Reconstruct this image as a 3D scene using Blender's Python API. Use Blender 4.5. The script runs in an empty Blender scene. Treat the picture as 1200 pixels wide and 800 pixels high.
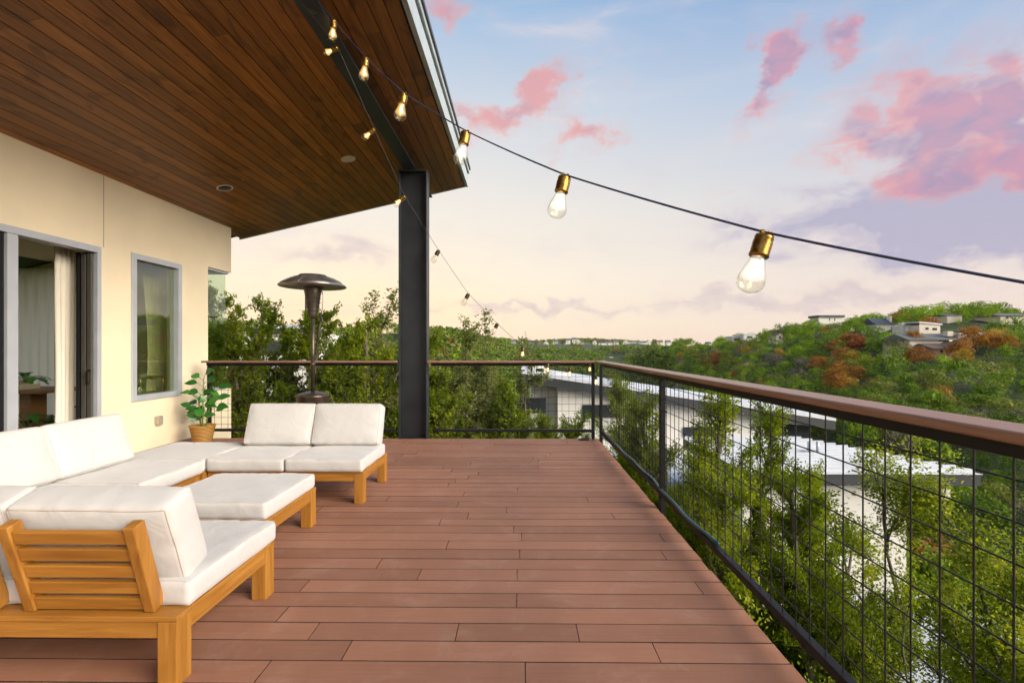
import bpy, bmesh, math, random
import numpy as np
from mathutils import Vector, Matrix, noise as mnoise
R = math.radians
random.seed(7)
scene = bpy.context.scene
COL = scene.collection
F = 560.0; HX = 610.0; HY = 408.0; CH = 1.34          # photo measurements: focal, vanishing point, eye height
def W(px, py, Z):
    return Vector(((px-HX)*Z/F, Z, CH-(py-HY)*Z/F))

# ------------------------------------------------------------------ object helpers
def tag(o, label=None, cat=None, group=None, kind=None):
    if label: o['label'] = label
    if cat: o['category'] = cat
    if group: o['group'] = group
    if kind: o['kind'] = kind
    return o
def empty(name, loc=(0,0,0), rz=0, label=None, cat=None, group=None):
    o = bpy.data.objects.new(name, None); COL.objects.link(o)
    o.location = loc; o.rotation_euler = (0,0,rz); o.empty_display_size = .1
    return tag(o, label, cat, group)
def copy_tree(o, parent=None):
    c = o.copy(); COL.objects.link(c)
    if parent is not None: c.parent = parent
    for ch in list(o.children): copy_tree(ch, c)
    return c
def linkmesh(name, me, parent=None, loc=None):
    o = bpy.data.objects.new(name, me); COL.objects.link(o)
    if parent is not None: o.parent = parent
    if loc is not None: o.location = loc
    return o

class MB:
    """collects simple shapes and links them as one mesh"""
    def __init__(s): s.v=[]; s.f=[]; s.sm=[]; s.mi=[]
    def add(s, vs, fs, smooth=False, mi=0, M=None):
        b=len(s.v)
        for p in vs:
            p=Vector(p)
            if M is not None: p=M@p
            s.v.append(p)
        for f in fs:
            s.f.append([b+i for i in f]); s.sm.append(smooth); s.mi.append(mi)
        return s
    def box(s, x0,x1,y0,y1,z0,z1, M=None, mi=0):
        if x0>x1:x0,x1=x1,x0
        if y0>y1:y0,y1=y1,y0
        if z0>z1:z0,z1=z1,z0
        vs=[(x0,y0,z0),(x1,y0,z0),(x1,y1,z0),(x0,y1,z0),(x0,y0,z1),(x1,y0,z1),(x1,y1,z1),(x0,y1,z1)]
        return s.add(vs,[(0,3,2,1),(4,5,6,7),(0,1,5,4),(1,2,6,5),(2,3,7,6),(3,0,4,7)],False,mi,M)
    def board(s,x0,x1,y0,y1,z0,z1):
        vs=[(x0,y0,z0),(x1,y0,z0),(x1,y1,z0),(x0,y1,z0),(x0,y0,z1),(x1,y0,z1),(x1,y1,z1),(x0,y1,z1)]
        b=len(s.v); s.v+= [Vector(v) for v in vs]
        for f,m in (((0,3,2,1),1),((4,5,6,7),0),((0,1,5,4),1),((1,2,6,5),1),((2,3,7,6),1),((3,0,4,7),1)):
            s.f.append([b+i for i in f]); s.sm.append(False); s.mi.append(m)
    def hexa(s, bottom, top, mi=0):          # two quads of 4 points, counter-clockwise from above
        return s.add(list(bottom)+list(top),[(0,3,2,1),(4,5,6,7),(0,1,5,4),(1,2,6,5),(2,3,7,6),(3,0,4,7)],False,mi)
    def tube(s, pts, r, n=8, mi=0, caps=True, closed=False):
        pts=[Vector(p) for p in pts]; k=len(pts)
        rr=r if isinstance(r,(list,tuple)) else [r]*k
        vs=[]; prev=None
        for i,p in enumerate(pts):
            if closed: t=pts[(i+1)%k]-pts[i-1]
            elif i==0: t=pts[1]-p
            elif i==k-1: t=p-pts[i-1]
            else: t=pts[i+1]-pts[i-1]
            t=t.normalized()
            if prev is None:
                a=Vector((0,0,1)) if abs(t.z)<.9 else Vector((1,0,0))
                u=t.cross(a).normalized()
            else:
                u=(prev-t*prev.dot(t)).normalized()
            prev=u; w=t.cross(u)
            for j in range(n):
                an=2*math.pi*j/n
                vs.append(p+(u*math.cos(an)+w*math.sin(an))*rr[i])
        fs=[]
        for i in range(k if closed else k-1):
            i2=(i+1)%k
            for j in range(n):
                fs.append((i*n+j,i*n+(j+1)%n,i2*n+(j+1)%n,i2*n+j))
        if caps and not closed:
            fs.append(tuple(range(n))[::-1]); fs.append(tuple((k-1)*n+j for j in range(n)))
        return s.add(vs,fs,True,mi)
    def lathe(s, prof, n=24, c=(0,0,0), mi=0, M=None, smooth=True):
        vs=[];k=len(prof)
        for (r,z) in prof:
            for j in range(n):
                a=2*math.pi*j/n
                vs.append((c[0]+r*math.cos(a),c[1]+r*math.sin(a),c[2]+z))
        fs=[]
        for i in range(k-1):
            for j in range(n):
                fs.append((i*n+j,i*n+(j+1)%n,(i+1)*n+(j+1)%n,(i+1)*n+j))
        if prof[0][0]>1e-4: fs.append(tuple(range(n))[::-1])
        if prof[-1][0]>1e-4: fs.append(tuple((k-1)*n+j for j in range(n)))
        return s.add(vs,fs,smooth,mi,M)
    def build(s, name, mats, parent=None, bevel=0, loc=None, seg=2, auto=True):
        me=bpy.data.meshes.new(name)
        me.from_pydata([tuple(p) for p in s.v],[],s.f)
        if not isinstance(mats,(list,tuple)): mats=[mats]
        for m in mats: me.materials.append(m)
        me.polygons.foreach_set('use_smooth',s.sm)
        me.polygons.foreach_set('material_index',s.mi)
        me.update()
        o=linkmesh(name,me,parent,loc)
        if bevel>0:
            b=o.modifiers.new('bevel','BEVEL'); b.width=bevel; b.segments=seg; b.limit_method='ANGLE'; b.angle_limit=R(40)
            b.harden_normals=False
        return o

# ------------------------------------------------------------------ materials
def newmat(name):
    m=bpy.data.materials.new(name); m.use_nodes=True
    nt=m.node_tree; nt.nodes.clear()
    out=nt.nodes.new('ShaderNodeOutputMaterial')
    b=nt.nodes.new('ShaderNodeBsdfPrincipled'); nt.links.new(b.outputs[0],out.inputs[0])
    return m,nt,b,out
def N(nt,t,**kw):
    n=nt.nodes.new(t)
    for k,v in kw.items():
        if k.startswith('i_'): n.inputs[k[2:]].default_value=v
        else: setattr(n,k,v)
    return n
def ramp(nt,pts,interp='LINEAR'):
    r=nt.nodes.new('ShaderNodeValToRGB'); cr=r.color_ramp; cr.interpolation=interp
    while len(cr.elements)<len(pts): cr.elements.new(.5)
    for e,(p,c) in zip(cr.elements,pts):
        e.position=p; e.color=(c[0],c[1],c[2],1) if not isinstance(c,(int,float)) else (c,c,c,1)
    return r
def mapped(nt,scale,coord='Object',rot=(0,0,0)):
    tc=nt.nodes.new('ShaderNodeTexCoord'); mp=nt.nodes.new('ShaderNodeMapping')
    mp.inputs['Scale'].default_value=scale; mp.inputs['Rotation'].default_value=rot
    nt.links.new(tc.outputs[coord],mp.inputs[0]); return mp
def bump(nt,b,src,strength,dist=.01):
    bp=nt.nodes.new('ShaderNodeBump'); bp.inputs['Strength'].default_value=strength; bp.inputs['Distance'].default_value=dist
    nt.links.new(src,bp.inputs['Height']); nt.links.new(bp.outputs[0],b.inputs['Normal']); return bp
def plain(name,col,rough=.5,metal=0,var=.12,scale=6,bmp=0,bscale=80,spec=.5):
    m,nt,b,out=newmat(name)
    mp=mapped(nt,(scale,)*3)
    n=N(nt,'ShaderNodeTexNoise',i_Detail=5.0); n.inputs['Scale'].default_value=1; nt.links.new(mp.outputs[0],n.inputs[0])
    lo=[c*(1-var) for c in col]; hi=[min(1,c*(1+var)) for c in col]
    r=ramp(nt,[(.3,lo),(.7,hi)]); nt.links.new(n.outputs[0],r.inputs[0]); nt.links.new(r.outputs[0],b.inputs['Base Color'])
    r2=ramp(nt,[(.3,max(.02,rough*.85)),(.7,min(1,rough*1.15))]); nt.links.new(n.outputs[0],r2.inputs[0]); nt.links.new(r2.outputs[0],b.inputs['Roughness'])
    b.inputs['Metallic'].default_value=metal; b.inputs['Specular IOR Level'].default_value=spec
    if bmp:
        n2=N(nt,'ShaderNodeTexNoise',i_Detail=4.0); n2.inputs['Scale'].default_value=bscale
        tc=nt.nodes.new('ShaderNodeTexCoord'); nt.links.new(tc.outputs['Object'],n2.inputs[0]); bump(nt,b,n2.outputs[0],bmp,.004)
    return m
def wood(name,cols,axis='X',scale=3.0,rough=.5,stretch=14,island=.35,knots=False,bmp=.25,coat=0):
    """boards: each separate piece gets its own tone; grain runs along axis"""
    m,nt,b,out=newmat(name)
    geo=nt.nodes.new('ShaderNodeNewGeometry')
    sc={'X':(scale,scale*stretch,scale*stretch),'Y':(scale*stretch,scale,scale*stretch),'Z':(scale*stretch,scale*stretch,scale)}[axis]
    tc=nt.nodes.new('ShaderNodeTexCoord'); mp=nt.nodes.new('ShaderNodeMapping'); mp.inputs['Scale'].default_value=sc
    nt.links.new(tc.outputs['Object'],mp.inputs[0])
    off=N(nt,'ShaderNodeMath',operation='MULTIPLY'); off.inputs[1].default_value=37.0
    nt.links.new(geo.outputs['Random Per Island'],off.inputs[0])
    add=N(nt,'ShaderNodeVectorMath',operation='ADD'); nt.links.new(mp.outputs[0],add.inputs[0]); nt.links.new(off.outputs[0],add.inputs[1])
    n=N(nt,'ShaderNodeTexNoise',i_Detail=8.0,i_Roughness=.6); n.inputs['Scale'].default_value=1; n.inputs['Distortion'].default_value=.6 
    nt.links.new(add.outputs[0],n.inputs[0])
    r=ramp(nt,[(.25,cols[0]),(.5,cols[1]),(.78,cols[2])]); nt.links.new(n.outputs[0],r.inputs[0])
    hsv=nt.nodes.new('ShaderNodeHueSaturation')
    mr=N(nt,'ShaderNodeMapRange'); mr.inputs['To Min'].default_value=1-island; mr.inputs['To Max'].default_value=1+island
    nt.links.new(geo.outputs['Random Per Island'],mr.inputs[0]); nt.links.new(mr.outputs[0],hsv.inputs['Value']); nt.links.new(r.outputs[0],hsv.inputs['Color'])
    src=hsv.outputs[0]
    if knots:
        mk=nt.nodes.new('ShaderNodeMapping'); mk.inputs['Scale'].default_value={'X':(2.2,7,7),'Y':(7,2.2,7),'Z':(7,7,2.2)}[axis]
        nt.links.new(tc.outputs['Object'],mk.inputs[0])
        n3=N(nt,'ShaderNodeTexNoise',i_Detail=2.0); n3.inputs['Scale'].default_value=1.0; n3.inputs['Distortion'].default_value=1.2
        nt.links.new(mk.outputs[0],n3.inputs[0])
        rk=ramp(nt,[(.33,.45),(.45,1.0)]); nt.links.new(n3.outputs[0],rk.inputs[0])
        mx=N(nt,'ShaderNodeMix',data_type='RGBA',blend_type='MULTIPLY'); mx.inputs[0].default_value=.75
        nt.links.new(src,mx.inputs[6]); nt.links.new(rk.outputs[0],mx.inputs[7]); src=mx.outputs[2]
    nt.links.new(src,b.inputs['Base Color'])
    rr=ramp(nt,[(.3,rough*.8),(.7,min(1,rough*1.2))]); nt.links.new(n.outputs[0],rr.inputs[0]); nt.links.new(rr.outputs[0],b.inputs['Roughness'])
    if coat: b.inputs['Coat Weight'].default_value=coat; b.inputs['Coat Roughness'].default_value=.3
    bump(nt,b,n.outputs[0],bmp,.003)
    return m

M={}
# composite decking: fine streaks plus broad blotchy wear
def deckmat():
    m,nt,b,out=newmat('composite_decking')
    geo=nt.nodes.new('ShaderNodeNewGeometry'); tc=nt.nodes.new('ShaderNodeTexCoord')
    mp=nt.nodes.new('ShaderNodeMapping'); mp.inputs['Scale'].default_value=(2.5,90,20); nt.links.new(tc.outputs['Object'],mp.inputs[0])
    n=N(nt,'ShaderNodeTexNoise',i_Detail=5.0); n.inputs['Scale'].default_value=1; nt.links.new(mp.outputs[0],n.inputs[0])
    n2=N(nt,'ShaderNodeTexNoise',i_Detail=6.0,i_Roughness=.65); n2.inputs['Scale'].default_value=2.2; nt.links.new(tc.outputs['Object'],n2.inputs[0])
    r=ramp(nt,[(.25,(.255,.116,.068)),(.5,(.325,.152,.092)),(.75,(.40,.20,.128))])
    mixf=N(nt,'ShaderNodeMath',operation='ADD'); a=N(nt,'ShaderNodeMath',operation='MULTIPLY'); a.inputs[1].default_value=.35
    bb=N(nt,'ShaderNodeMath',operation='MULTIPLY'); bb.inputs[1].default_value=.65
    nt.links.new(n.outputs[0],a.inputs[0]); nt.links.new(n2.outputs[0],bb.inputs[0]); nt.links.new(a.outputs[0],mixf.inputs[0]); nt.links.new(bb.outputs[0],mixf.inputs[1])
    nt.links.new(mixf.outputs[0],r.inputs[0])
    hsv=nt.nodes.new('ShaderNodeHueSaturation'); mr=N(nt,'ShaderNodeMapRange'); mr.inputs['To Min'].default_value=.86; mr.inputs['To Max'].default_value=1.13
    nt.links.new(geo.outputs['Random Per Island'],mr.inputs[0]); nt.links.new(mr.outputs[0],hsv.inputs['Value']); nt.links.new(r.outputs[0],hsv.inputs['Color'])
    # pale dusty scuffs
    n3=N(nt,'ShaderNodeTexNoise',i_Detail=8.0,i_Roughness=.75); n3.inputs['Scale'].default_value=4.5; n3.inputs['Distortion'].default_value=.5
    nt.links.new(tc.outputs['Object'],n3.inputs[0]); rs=ramp(nt,[(.52,0.0),(.78,.5)]); nt.links.new(n3.outputs[0],rs.inputs[0])
    mx=N(nt,'ShaderNodeMix',data_type='RGBA'); nt.links.new(rs.outputs[0],mx.inputs[0]); nt.links.new(hsv.outputs[0],mx.inputs[6]); mx.inputs[7].default_value=(.46,.30,.23,1)
    nt.links.new(mx.outputs[2],b.inputs['Base Color'])
    rr=ramp(nt,[(.3,.55),(.7,.72)]); nt.links.new(n2.outputs[0],rr.inputs[0]); nt.links.new(rr.outputs[0],b.inputs['Roughness'])
    b.inputs['Specular IOR Level'].default_value=.3
    bump(nt,b,n.outputs[0],.35,.002)
    return m
M['deck']=deckmat()
M['soffit']=wood('stained_cedar',[(.13,.044,.006),(.27,.100,.015),(.42,.175,.030)],'Y',1.6,.45,22,.34,knots=True,bmp=.3)
M['gap_shade']=plain('board_gap_shade',(.035,.018,.012),.9,0,.1,5)  # shade of the gaps, painted onto the sides of deck and soffit boards
M['teak']=wood('golden_teak',[(.24,.092,.014),(.37,.158,.022),(.48,.225,.038)],'X',2.2,.52,16,.14,bmp=.2)
M['teakY']=wood('golden_teak_length',[(.24,.092,.014),(.37,.158,.022),(.48,.225,.038)],'Y',2.2,.52,16,.14,bmp=.2)
M['teakZ']=wood('golden_teak_upright',[(.24,.092,.014),(.37,.158,.022),(.48,.225,.038)],'Z',2.2,.52,16,.14,bmp=.2)
M['cap']=wood('handrail_board',[(.18,.092,.056),(.28,.150,.095),(.38,.21,.14)],'Y',4,.38,20,.05,bmp=.25)
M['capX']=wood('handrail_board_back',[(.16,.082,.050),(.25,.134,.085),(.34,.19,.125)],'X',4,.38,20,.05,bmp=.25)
M['table']=wood('dark_oak',[(.14,.06,.02),(.2,.09,.03),(.27,.13,.05)],'X',4,.4,12,.1)
M['floorwood']=wood('room_floor',[(.12,.07,.04),(.18,.11,.06),(.22,.14,.08)],'Y',3,.4,12,.3)
M['stucco']=plain('cream_stucco',(.84,.72,.51),.85,0,.07,1.3,.5,110)
M['room']=plain('room_plaster',(.80,.73,.56),.9,0,.04,1)
M['steel']=plain('charcoal_steel',(.040,.046,.054),.42,.55,.18,3,.05,40)
M['rail']=plain('dark_bronze_paint',(.011,.011,.012),.5,0,.15,9,.08,120)
M['rail'].node_tree.nodes['Principled BSDF'].inputs['Specular IOR Level'].default_value=.22
M['wire']=plain('black_wire',(.010,.010,.012),.5,.0,.1,9)
M['alu']=plain('pale_aluminium',(.50,.53,.57),.38,.25,.05,5)
M['door_grey']=plain('grey_door_panel',(.085,.08,.07),.45,.2,.08,4)
M['bronze']=plain('bronze_fitting',(.07,.055,.035),.35,.8,.2,12)
M['fascia']=plain('pale_fascia_metal',(.50,.56,.58),.4,.3,.05,3)
M['fasciadark']=plain('fascia_dark_metal',(.06,.065,.07),.45,.3,.1,3)  # dark metal of the roof slab and fascia trim
M['whitewall']=plain('white_render',(.66,.63,.57),.8,0,.05,.7,.1,30)
M['whiteroof']=plain('white_roof_membrane',(.56,.58,.61),.55,.0,.10,.5,.1,3)
M['darkfascia']=plain('dark_roof_edge',(.026,.029,.033),.6,.0,.15,1)
M['darkglass']=plain('dark_window',(.03,.035,.04),.12,.1,.2,.8)
M['heater']=plain('bronze_heater_paint',(.10,.078,.06),.36,.7,.25,14)
M['reflector']=plain('hammered_reflector',(.30,.29,.28),.38,.85,.25,10)
M['soil']=plain('potting_soil',(.03,.02,.012),.95,0,.4,40)
M['hose']=plain('teal_hose_rubber',(.015,.09,.10),.35,0,.2,6)
M['black']=plain('black_plastic',(.015,.015,.016),.45,0,.1,9)
M['beigeplate']=plain('beige_cover',(.36,.31,.24),.5,0,.06,9)
M['lampwhite']=plain('white_trim',(.68,.64,.55),.5,0,.04,9)
M['brass']=plain('aged_brass_socket',(.30,.165,.035),.32,.9,.45,60)
M['cable']=plain('blue_black_cable',(.022,.036,.085),.45,0,.2,9)
M['cable2']=plain('brown_black_cable',(.035,.028,.02),.5,0,.2,9)
M['gold']=plain('gold_tube',(.55,.36,.07),.3,1,.1,9)
M['rock']=plain('weathered_bark',(.13,.10,.08),.9,0,.35,7,.6,30)
M['bark']=plain('grey_brown_bark',(.115,.092,.072),.9,0,.45,9,.8,30)
M['stem']=plain('green_stem',(.16,.24,.05),.5,0,.2,9)

def fabric(name,col,var=.05,bs=.35):
    m,nt,b,out=newmat(name)
    tc=nt.nodes.new('ShaderNodeTexCoord')
    n=N(nt,'ShaderNodeTexNoise',i_Detail=4.0); n.inputs['Scale'].default_value=3.0; nt.links.new(tc.outputs['Object'],n.inputs[0])
    r=ramp(nt,[(.3,[c*(1-var) for c in col]),(.7,col)]); nt.links.new(n.outputs[0],r.inputs[0])
    nt.links.new(r.outputs[0],b.inputs['Base Color']); b.inputs['Roughness'].default_value=.92
    b.inputs['Sheen Weight'].default_value=.25
    w=N(nt,'ShaderNodeTexNoise',i_Detail=2.0); w.inputs['Scale'].default_value=420; nt.links.new(tc.outputs['Object'],w.inputs[0])
    n2=N(nt,'ShaderNodeTexNoise',i_Detail=3.0,i_Roughness=.5); n2.inputs['Scale'].default_value=7.0; n2.inputs['Distortion'].default_value=.8
    nt.links.new(tc.outputs['Object'],n2.inputs[0])
    b1=nt.nodes.new('ShaderNodeBump'); b1.inputs['Strength'].default_value=bs; b1.inputs['Distance'].default_value=.02; nt.links.new(n2.outputs[0],b1.inputs['Height'])
    b2=nt.nodes.new('ShaderNodeBump'); b2.inputs['Strength'].default_value=.25; b2.inputs['Distance'].default_value=.0015; nt.links.new(w.outputs[0],b2.inputs['Height'])
    nt.links.new(b1.outputs[0],b2.inputs['Normal']); nt.links.new(b2.outputs[0],b.inputs['Normal'])
    return m
M['cushion']=fabric('off_white_canvas',(.565,.55,.53),.06,.32)
M['piping']=plain('cushion_piping',(.56,.49,.44),.9,0,.05,20)
M['curtain']=fabric('linen_curtain',(.78,.72,.60),.08,.1)
M['shell']=plain('beige_shell',(.45,.38,.28),.6,0,.05,5)
def sheermat():
    m,nt,b,out=newmat('sheer_curtain')
    t=nt.nodes.new('ShaderNodeBsdfTranslucent'); t.inputs[0].default_value=(.92,.90,.80,1)
    b.inputs['Base Color'].default_value=(.75,.72,.62,1); b.inputs['Roughness'].default_value=.9
    mx=nt.nodes.new('ShaderNodeMixShader'); mx.inputs[0].default_value=.7
    nt.links.new(b.outputs[0],mx.inputs[1]); nt.links.new(t.outputs[0],mx.inputs[2]); nt.links.new(mx.outputs[0],out.inputs[0]); return m
M['sheer']=sheermat()
def glassmat(name,tint,refl=2.0,rough=.01):
    m,nt,b,out=newmat(name); nt.nodes.remove(b)
    t=nt.nodes.new('ShaderNodeBsdfTransparent'); t.inputs[0].default_value=(*tint,1)
    g=nt.nodes.new('ShaderNodeBsdfGlossy'); g.inputs['Roughness'].default_value=rough; g.inputs[0].default_value=(.9,.95,.9,1)
    fr=nt.nodes.new('ShaderNodeLayerWeight'); fr.inputs[0].default_value=.5; rr=ramp(nt,[(0,refl),(.45,refl*1.6),(.8,min(1,refl*2.5+.15)),(1,.95)]); nt.links.new(fr.outputs['Facing'],rr.inputs[0])
    mx=nt.nodes.new('ShaderNodeMixShader'); nt.links.new(rr.outputs[0],mx.inputs[0]); nt.links.new(t.outputs[0],mx.inputs[1]); nt.links.new(g.outputs[0],mx.inputs[2])
    nt.links.new(mx.outputs[0],out.inputs[0]); return m
M['glass']=glassmat('window_glass',(.86,.91,.76),.10)
M['glassclear']=glassmat('corner_glass',(.90,.96,.90),.06)
M['glassgreen']=glassmat('door_glass',(.74,.84,.68),.10)
M['bulbglass']=glassmat('bulb_glass',(.97,.95,.90),.05)
M['decanter']=glassmat('decanter_glass',(.85,.9,.85),.08)
def emis(name,col,st):
    m,nt,b,out=newmat(name); nt.nodes.remove(b)
    e=nt.nodes.new('ShaderNodeEmission'); e.inputs[0].default_value=(*col,1); e.inputs[1].default_value=st
    nt.links.new(e.outputs[0],out.inputs[0]); return m
M['fil']=emis('lit_filament',(1.0,.62,.22),9.0)
M['filwhite']=emis('lit_filament_pale',(1.0,.80,.46),8.0)
def glowmat(name,col,st,den):
    m,nt,b,out=newmat(name); nt.nodes.remove(b)
    e=nt.nodes.new('ShaderNodeEmission'); e.inputs[0].default_value=(*col,1); e.inputs[1].default_value=st
    t=nt.nodes.new('ShaderNodeBsdfTransparent'); lw=nt.nodes.new('ShaderNodeLayerWeight'); lw.inputs[0].default_value=.3
    r=ramp(nt,[(0,den),(.8,0.0)]); nt.links.new(lw.outputs['Facing'],r.inputs[0])
    mx=nt.nodes.new('ShaderNodeMixShader'); nt.links.new(r.outputs[0],mx.inputs[0]); nt.links.new(t.outputs[0],mx.inputs[1]); nt.links.new(e.outputs[0],mx.inputs[2]); nt.links.new(mx.outputs[0],out.inputs[0]); return m
M['glow']=glowmat('warm_bulb_glow',(1.0,.55,.14),1.6,.42)
M['glowwhite']=glowmat('pale_bulb_glow',(1.0,.93,.82),1.6,.26)
def basketmat():
    m,nt,b,out=newmat('woven_wicker')
    tc=nt.nodes.new('ShaderNodeTexCoord')
    w=N(nt,'ShaderNodeTexWave',wave_type='BANDS',bands_direction='Z'); w.inputs['Scale'].default_value=16; w.inputs['Distortion'].default_value=.8; nt.links.new(tc.outputs['Object'],w.inputs[0])
    r=ramp(nt,[(.1,(.14,.055,.010)),(.5,(.42,.21,.04)),(1,(.62,.36,.09))]); nt.links.new(w.outputs[0],r.inputs[0]); nt.links.new(r.outputs[0],b.inputs['Base Color'])
    b.inputs['Roughness'].default_value=.6; bump(nt,b,w.outputs[0],.6,.006); return m
M['wicker']=basketmat()

def leafmat(name,c0,c1,c2,trans=.48,rough=.55,spec=.15):
    """per-leaf tint attribute picks between three leaf colours"""
    m,nt,b,out=newmat(name)
    at=nt.nodes.new('ShaderNodeAttribute'); at.attribute_name='tint'
    oi=nt.nodes.new('ShaderNodeObjectInfo')
    ad=N(nt,'ShaderNodeMath',operation='MULTIPLY_ADD'); ad.inputs[1].default_value=.22; nt.links.new(oi.outputs['Random'],ad.inputs[0]); nt.links.new(at.outputs['Fac'],ad.inputs[2])
    sb=N(nt,'ShaderNodeMath',operation='SUBTRACT'); sb.inputs[1].default_value=.11; nt.links.new(ad.outputs[0],sb.inputs[0])
    r=ramp(nt,[(.1,c0),(.5,c1),(.9,c2)]); nt.links.new(sb.outputs[0],r.inputs[0]); nt.links.new(r.outputs[0],b.inputs['Base Color'])
    b.inputs['Roughness'].default_value=rough; b.inputs['Specular IOR Level'].default_value=spec
    t=nt.nodes.new('ShaderNodeBsdfTranslucent')
    mul=N(nt,'ShaderNodeMix',data_type='RGBA',blend_type='MULTIPLY'); mul.inputs[0].default_value=1; mul.inputs[7].default_value=(1.7,1.6,.6,1)
    nt.links.new(r.outputs[0],mul.inputs[6]); nt.links.new(mul.outputs[2],t.inputs[0])
    mx=nt.nodes.new('ShaderNodeMixShader'); mx.inputs[0].default_value=trans
    nt.links.new(b.outputs[0],mx.inputs[1]); nt.links.new(t.outputs[0],mx.inputs[2]); nt.links.new(mx.outputs[0],out.inputs[0])
    return m
M['juniper']=leafmat('juniper_foliage',(.065,.10,.008),(.155,.21,.012),(.29,.33,.02))
M['juniperdark']=leafmat('cedar_foliage',(.06,.082,.010),(.135,.165,.014),(.25,.27,.022))
M['oak']=leafmat('live_oak_leaves',(.085,.125,.012),(.20,.26,.022),(.38,.40,.05))
M['olive']=leafmat('grey_green_leaves',(.09,.11,.035),(.17,.195,.06),(.26,.27,.10))
M['houseplant']=leafmat('glossy_houseplant_leaf',(.02,.10,.015),(.035,.17,.025),(.08,.26,.04),.2,.3,.5)
M['t_green']=leafmat('hill_green',(.06,.115,.010),(.13,.225,.012),(.24,.34,.020),.25)
M['t_bright']=leafmat('hill_bright_green',(.09,.165,.010),(.18,.31,.012),(.30,.43,.022),.25)
M['t_dark']=leafmat('hill_dark_green',(.042,.085,.010),(.095,.17,.014),(.18,.27,.024),.25)
M['t_olive']=leafmat('hill_olive',(.09,.115,.020),(.17,.205,.035),(.27,.30,.06),.25)
M['t_orange']=leafmat('hill_orange',(.17,.065,.014),(.30,.125,.022),(.40,.21,.035),.25)
M['t_red']=leafmat('hill_red',(.14,.03,.014),(.26,.06,.02),(.34,.11,.03),.25)
M['t_yellow']=leafmat('hill_yellow',(.22,.14,.015),(.38,.26,.03),(.48,.36,.05),.25)
M['t_grey']=leafmat('hill_bare_grey',(.10,.085,.07),(.17,.145,.12),(.24,.21,.17),.1)
def groundmat():
    m,nt,b,out=newmat('wooded_ground')
    tc=nt.nodes.new('ShaderNodeTexCoord')
    n=N(nt,'ShaderNodeTexNoise',i_Detail=8.0,i_Roughness=.7); n.inputs['Scale'].default_value=.12; nt.links.new(tc.outputs['Object'],n.inputs[0])
    r=ramp(nt,[(.3,(.02,.035,.008)),(.5,(.045,.07,.014)),(.66,(.075,.09,.025)),(.85,(.13,.11,.07))]); nt.links.new(n.outputs[0],r.inputs[0]); nt.links.new(r.outputs[0],b.inputs['Base Color'])
    b.inputs['Roughness'].default_value=.95; bump(nt,b,n.outputs[0],1.0,2.0); return m
M['ground']=groundmat()
# ------------------------------------------------------------------ camera
cam=bpy.data.cameras.new('camera'); camo=bpy.data.objects.new('camera',cam); COL.objects.link(camo)
camo.location=(0,0,CH); camo.rotation_euler=(R(90),0,R(.65))
cam.sensor_width=36; cam.lens=36*F/1200.0
cam.shift_x=-3.6/1200.0; cam.shift_y=8.0/1200.0
cam.clip_start=.05; cam.clip_end=12000
scene.camera=camo

# ------------------------------------------------------------------ deck
DX1=1.15; DY1=7.09; WX=-4.95
def deck():
    rnd=random.Random(3); mb=MB(); p=.1425; gap=.0062; Y0=2.0475-p*32
    joints={13-13:[]}
    # measured butt joints, X on the board that starts at row k (k=0 -> Y 2.0475)
    meas={-1:[0.02],0:[.60],1:[-.98,.27,-.30] ,2:[],3:[-.02],4:[1.0],5:[-.60,-.02],6:[],7:[.93],8:[-.50,1.62],9:[1.0],10:[-.05],12:[-.42,.74,1.28-.05]}
    k=0; y=Y0; xa=WX; 
    while y<DY1-.01:
        row=round((y-2.0475)/p); y1=min(y+p-gap,DY1)
        js=[j for j in meas.get(row,[]) if j<DX1-.1]
        lo=min(js) if js else rnd.uniform(-1.2,.9)
        if not js: js=[lo] if row not in (2,6,11) else []
        x=(min(js) if js else .9)-rnd.uniform(.9,2.4)
        while x>xa+.2: js.append(x); x-=rnd.uniform(1.8,3.6)
        js=sorted(js); xs=[xa]+js+[DX1+rnd.uniform(-.004,.004)]
        for i in range(len(xs)-1):
            dz=rnd.uniform(-.0008,.0008)
            mb.board(xs[i]+.002,xs[i+1]-.002,y,y1,-.025+dz,dz)
        y+=p
    o=mb.build('deck',[M['deck'],M['gap_shade']]); tag(o,kind='structure')
    o['label']='red-brown composite deck boards running across the terrace'
    mb=MB()   # frame under the boards
    mb.box(WX,DX1-.012,DY1-.055,DY1-.012,-.30,-.027); mb.box(DX1-.055,DX1-.012,-2.5,DY1-.057,-.30,-.027)
    for i in range(22):
        x=WX+.1+i*.28
        if x<DX1-.1: mb.box(x,x+.045,-2.5,DY1-.06,-.26,-.028)
    o=mb.build('deck_frame',M['rail']); tag(o,kind='structure')
deck()

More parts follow.
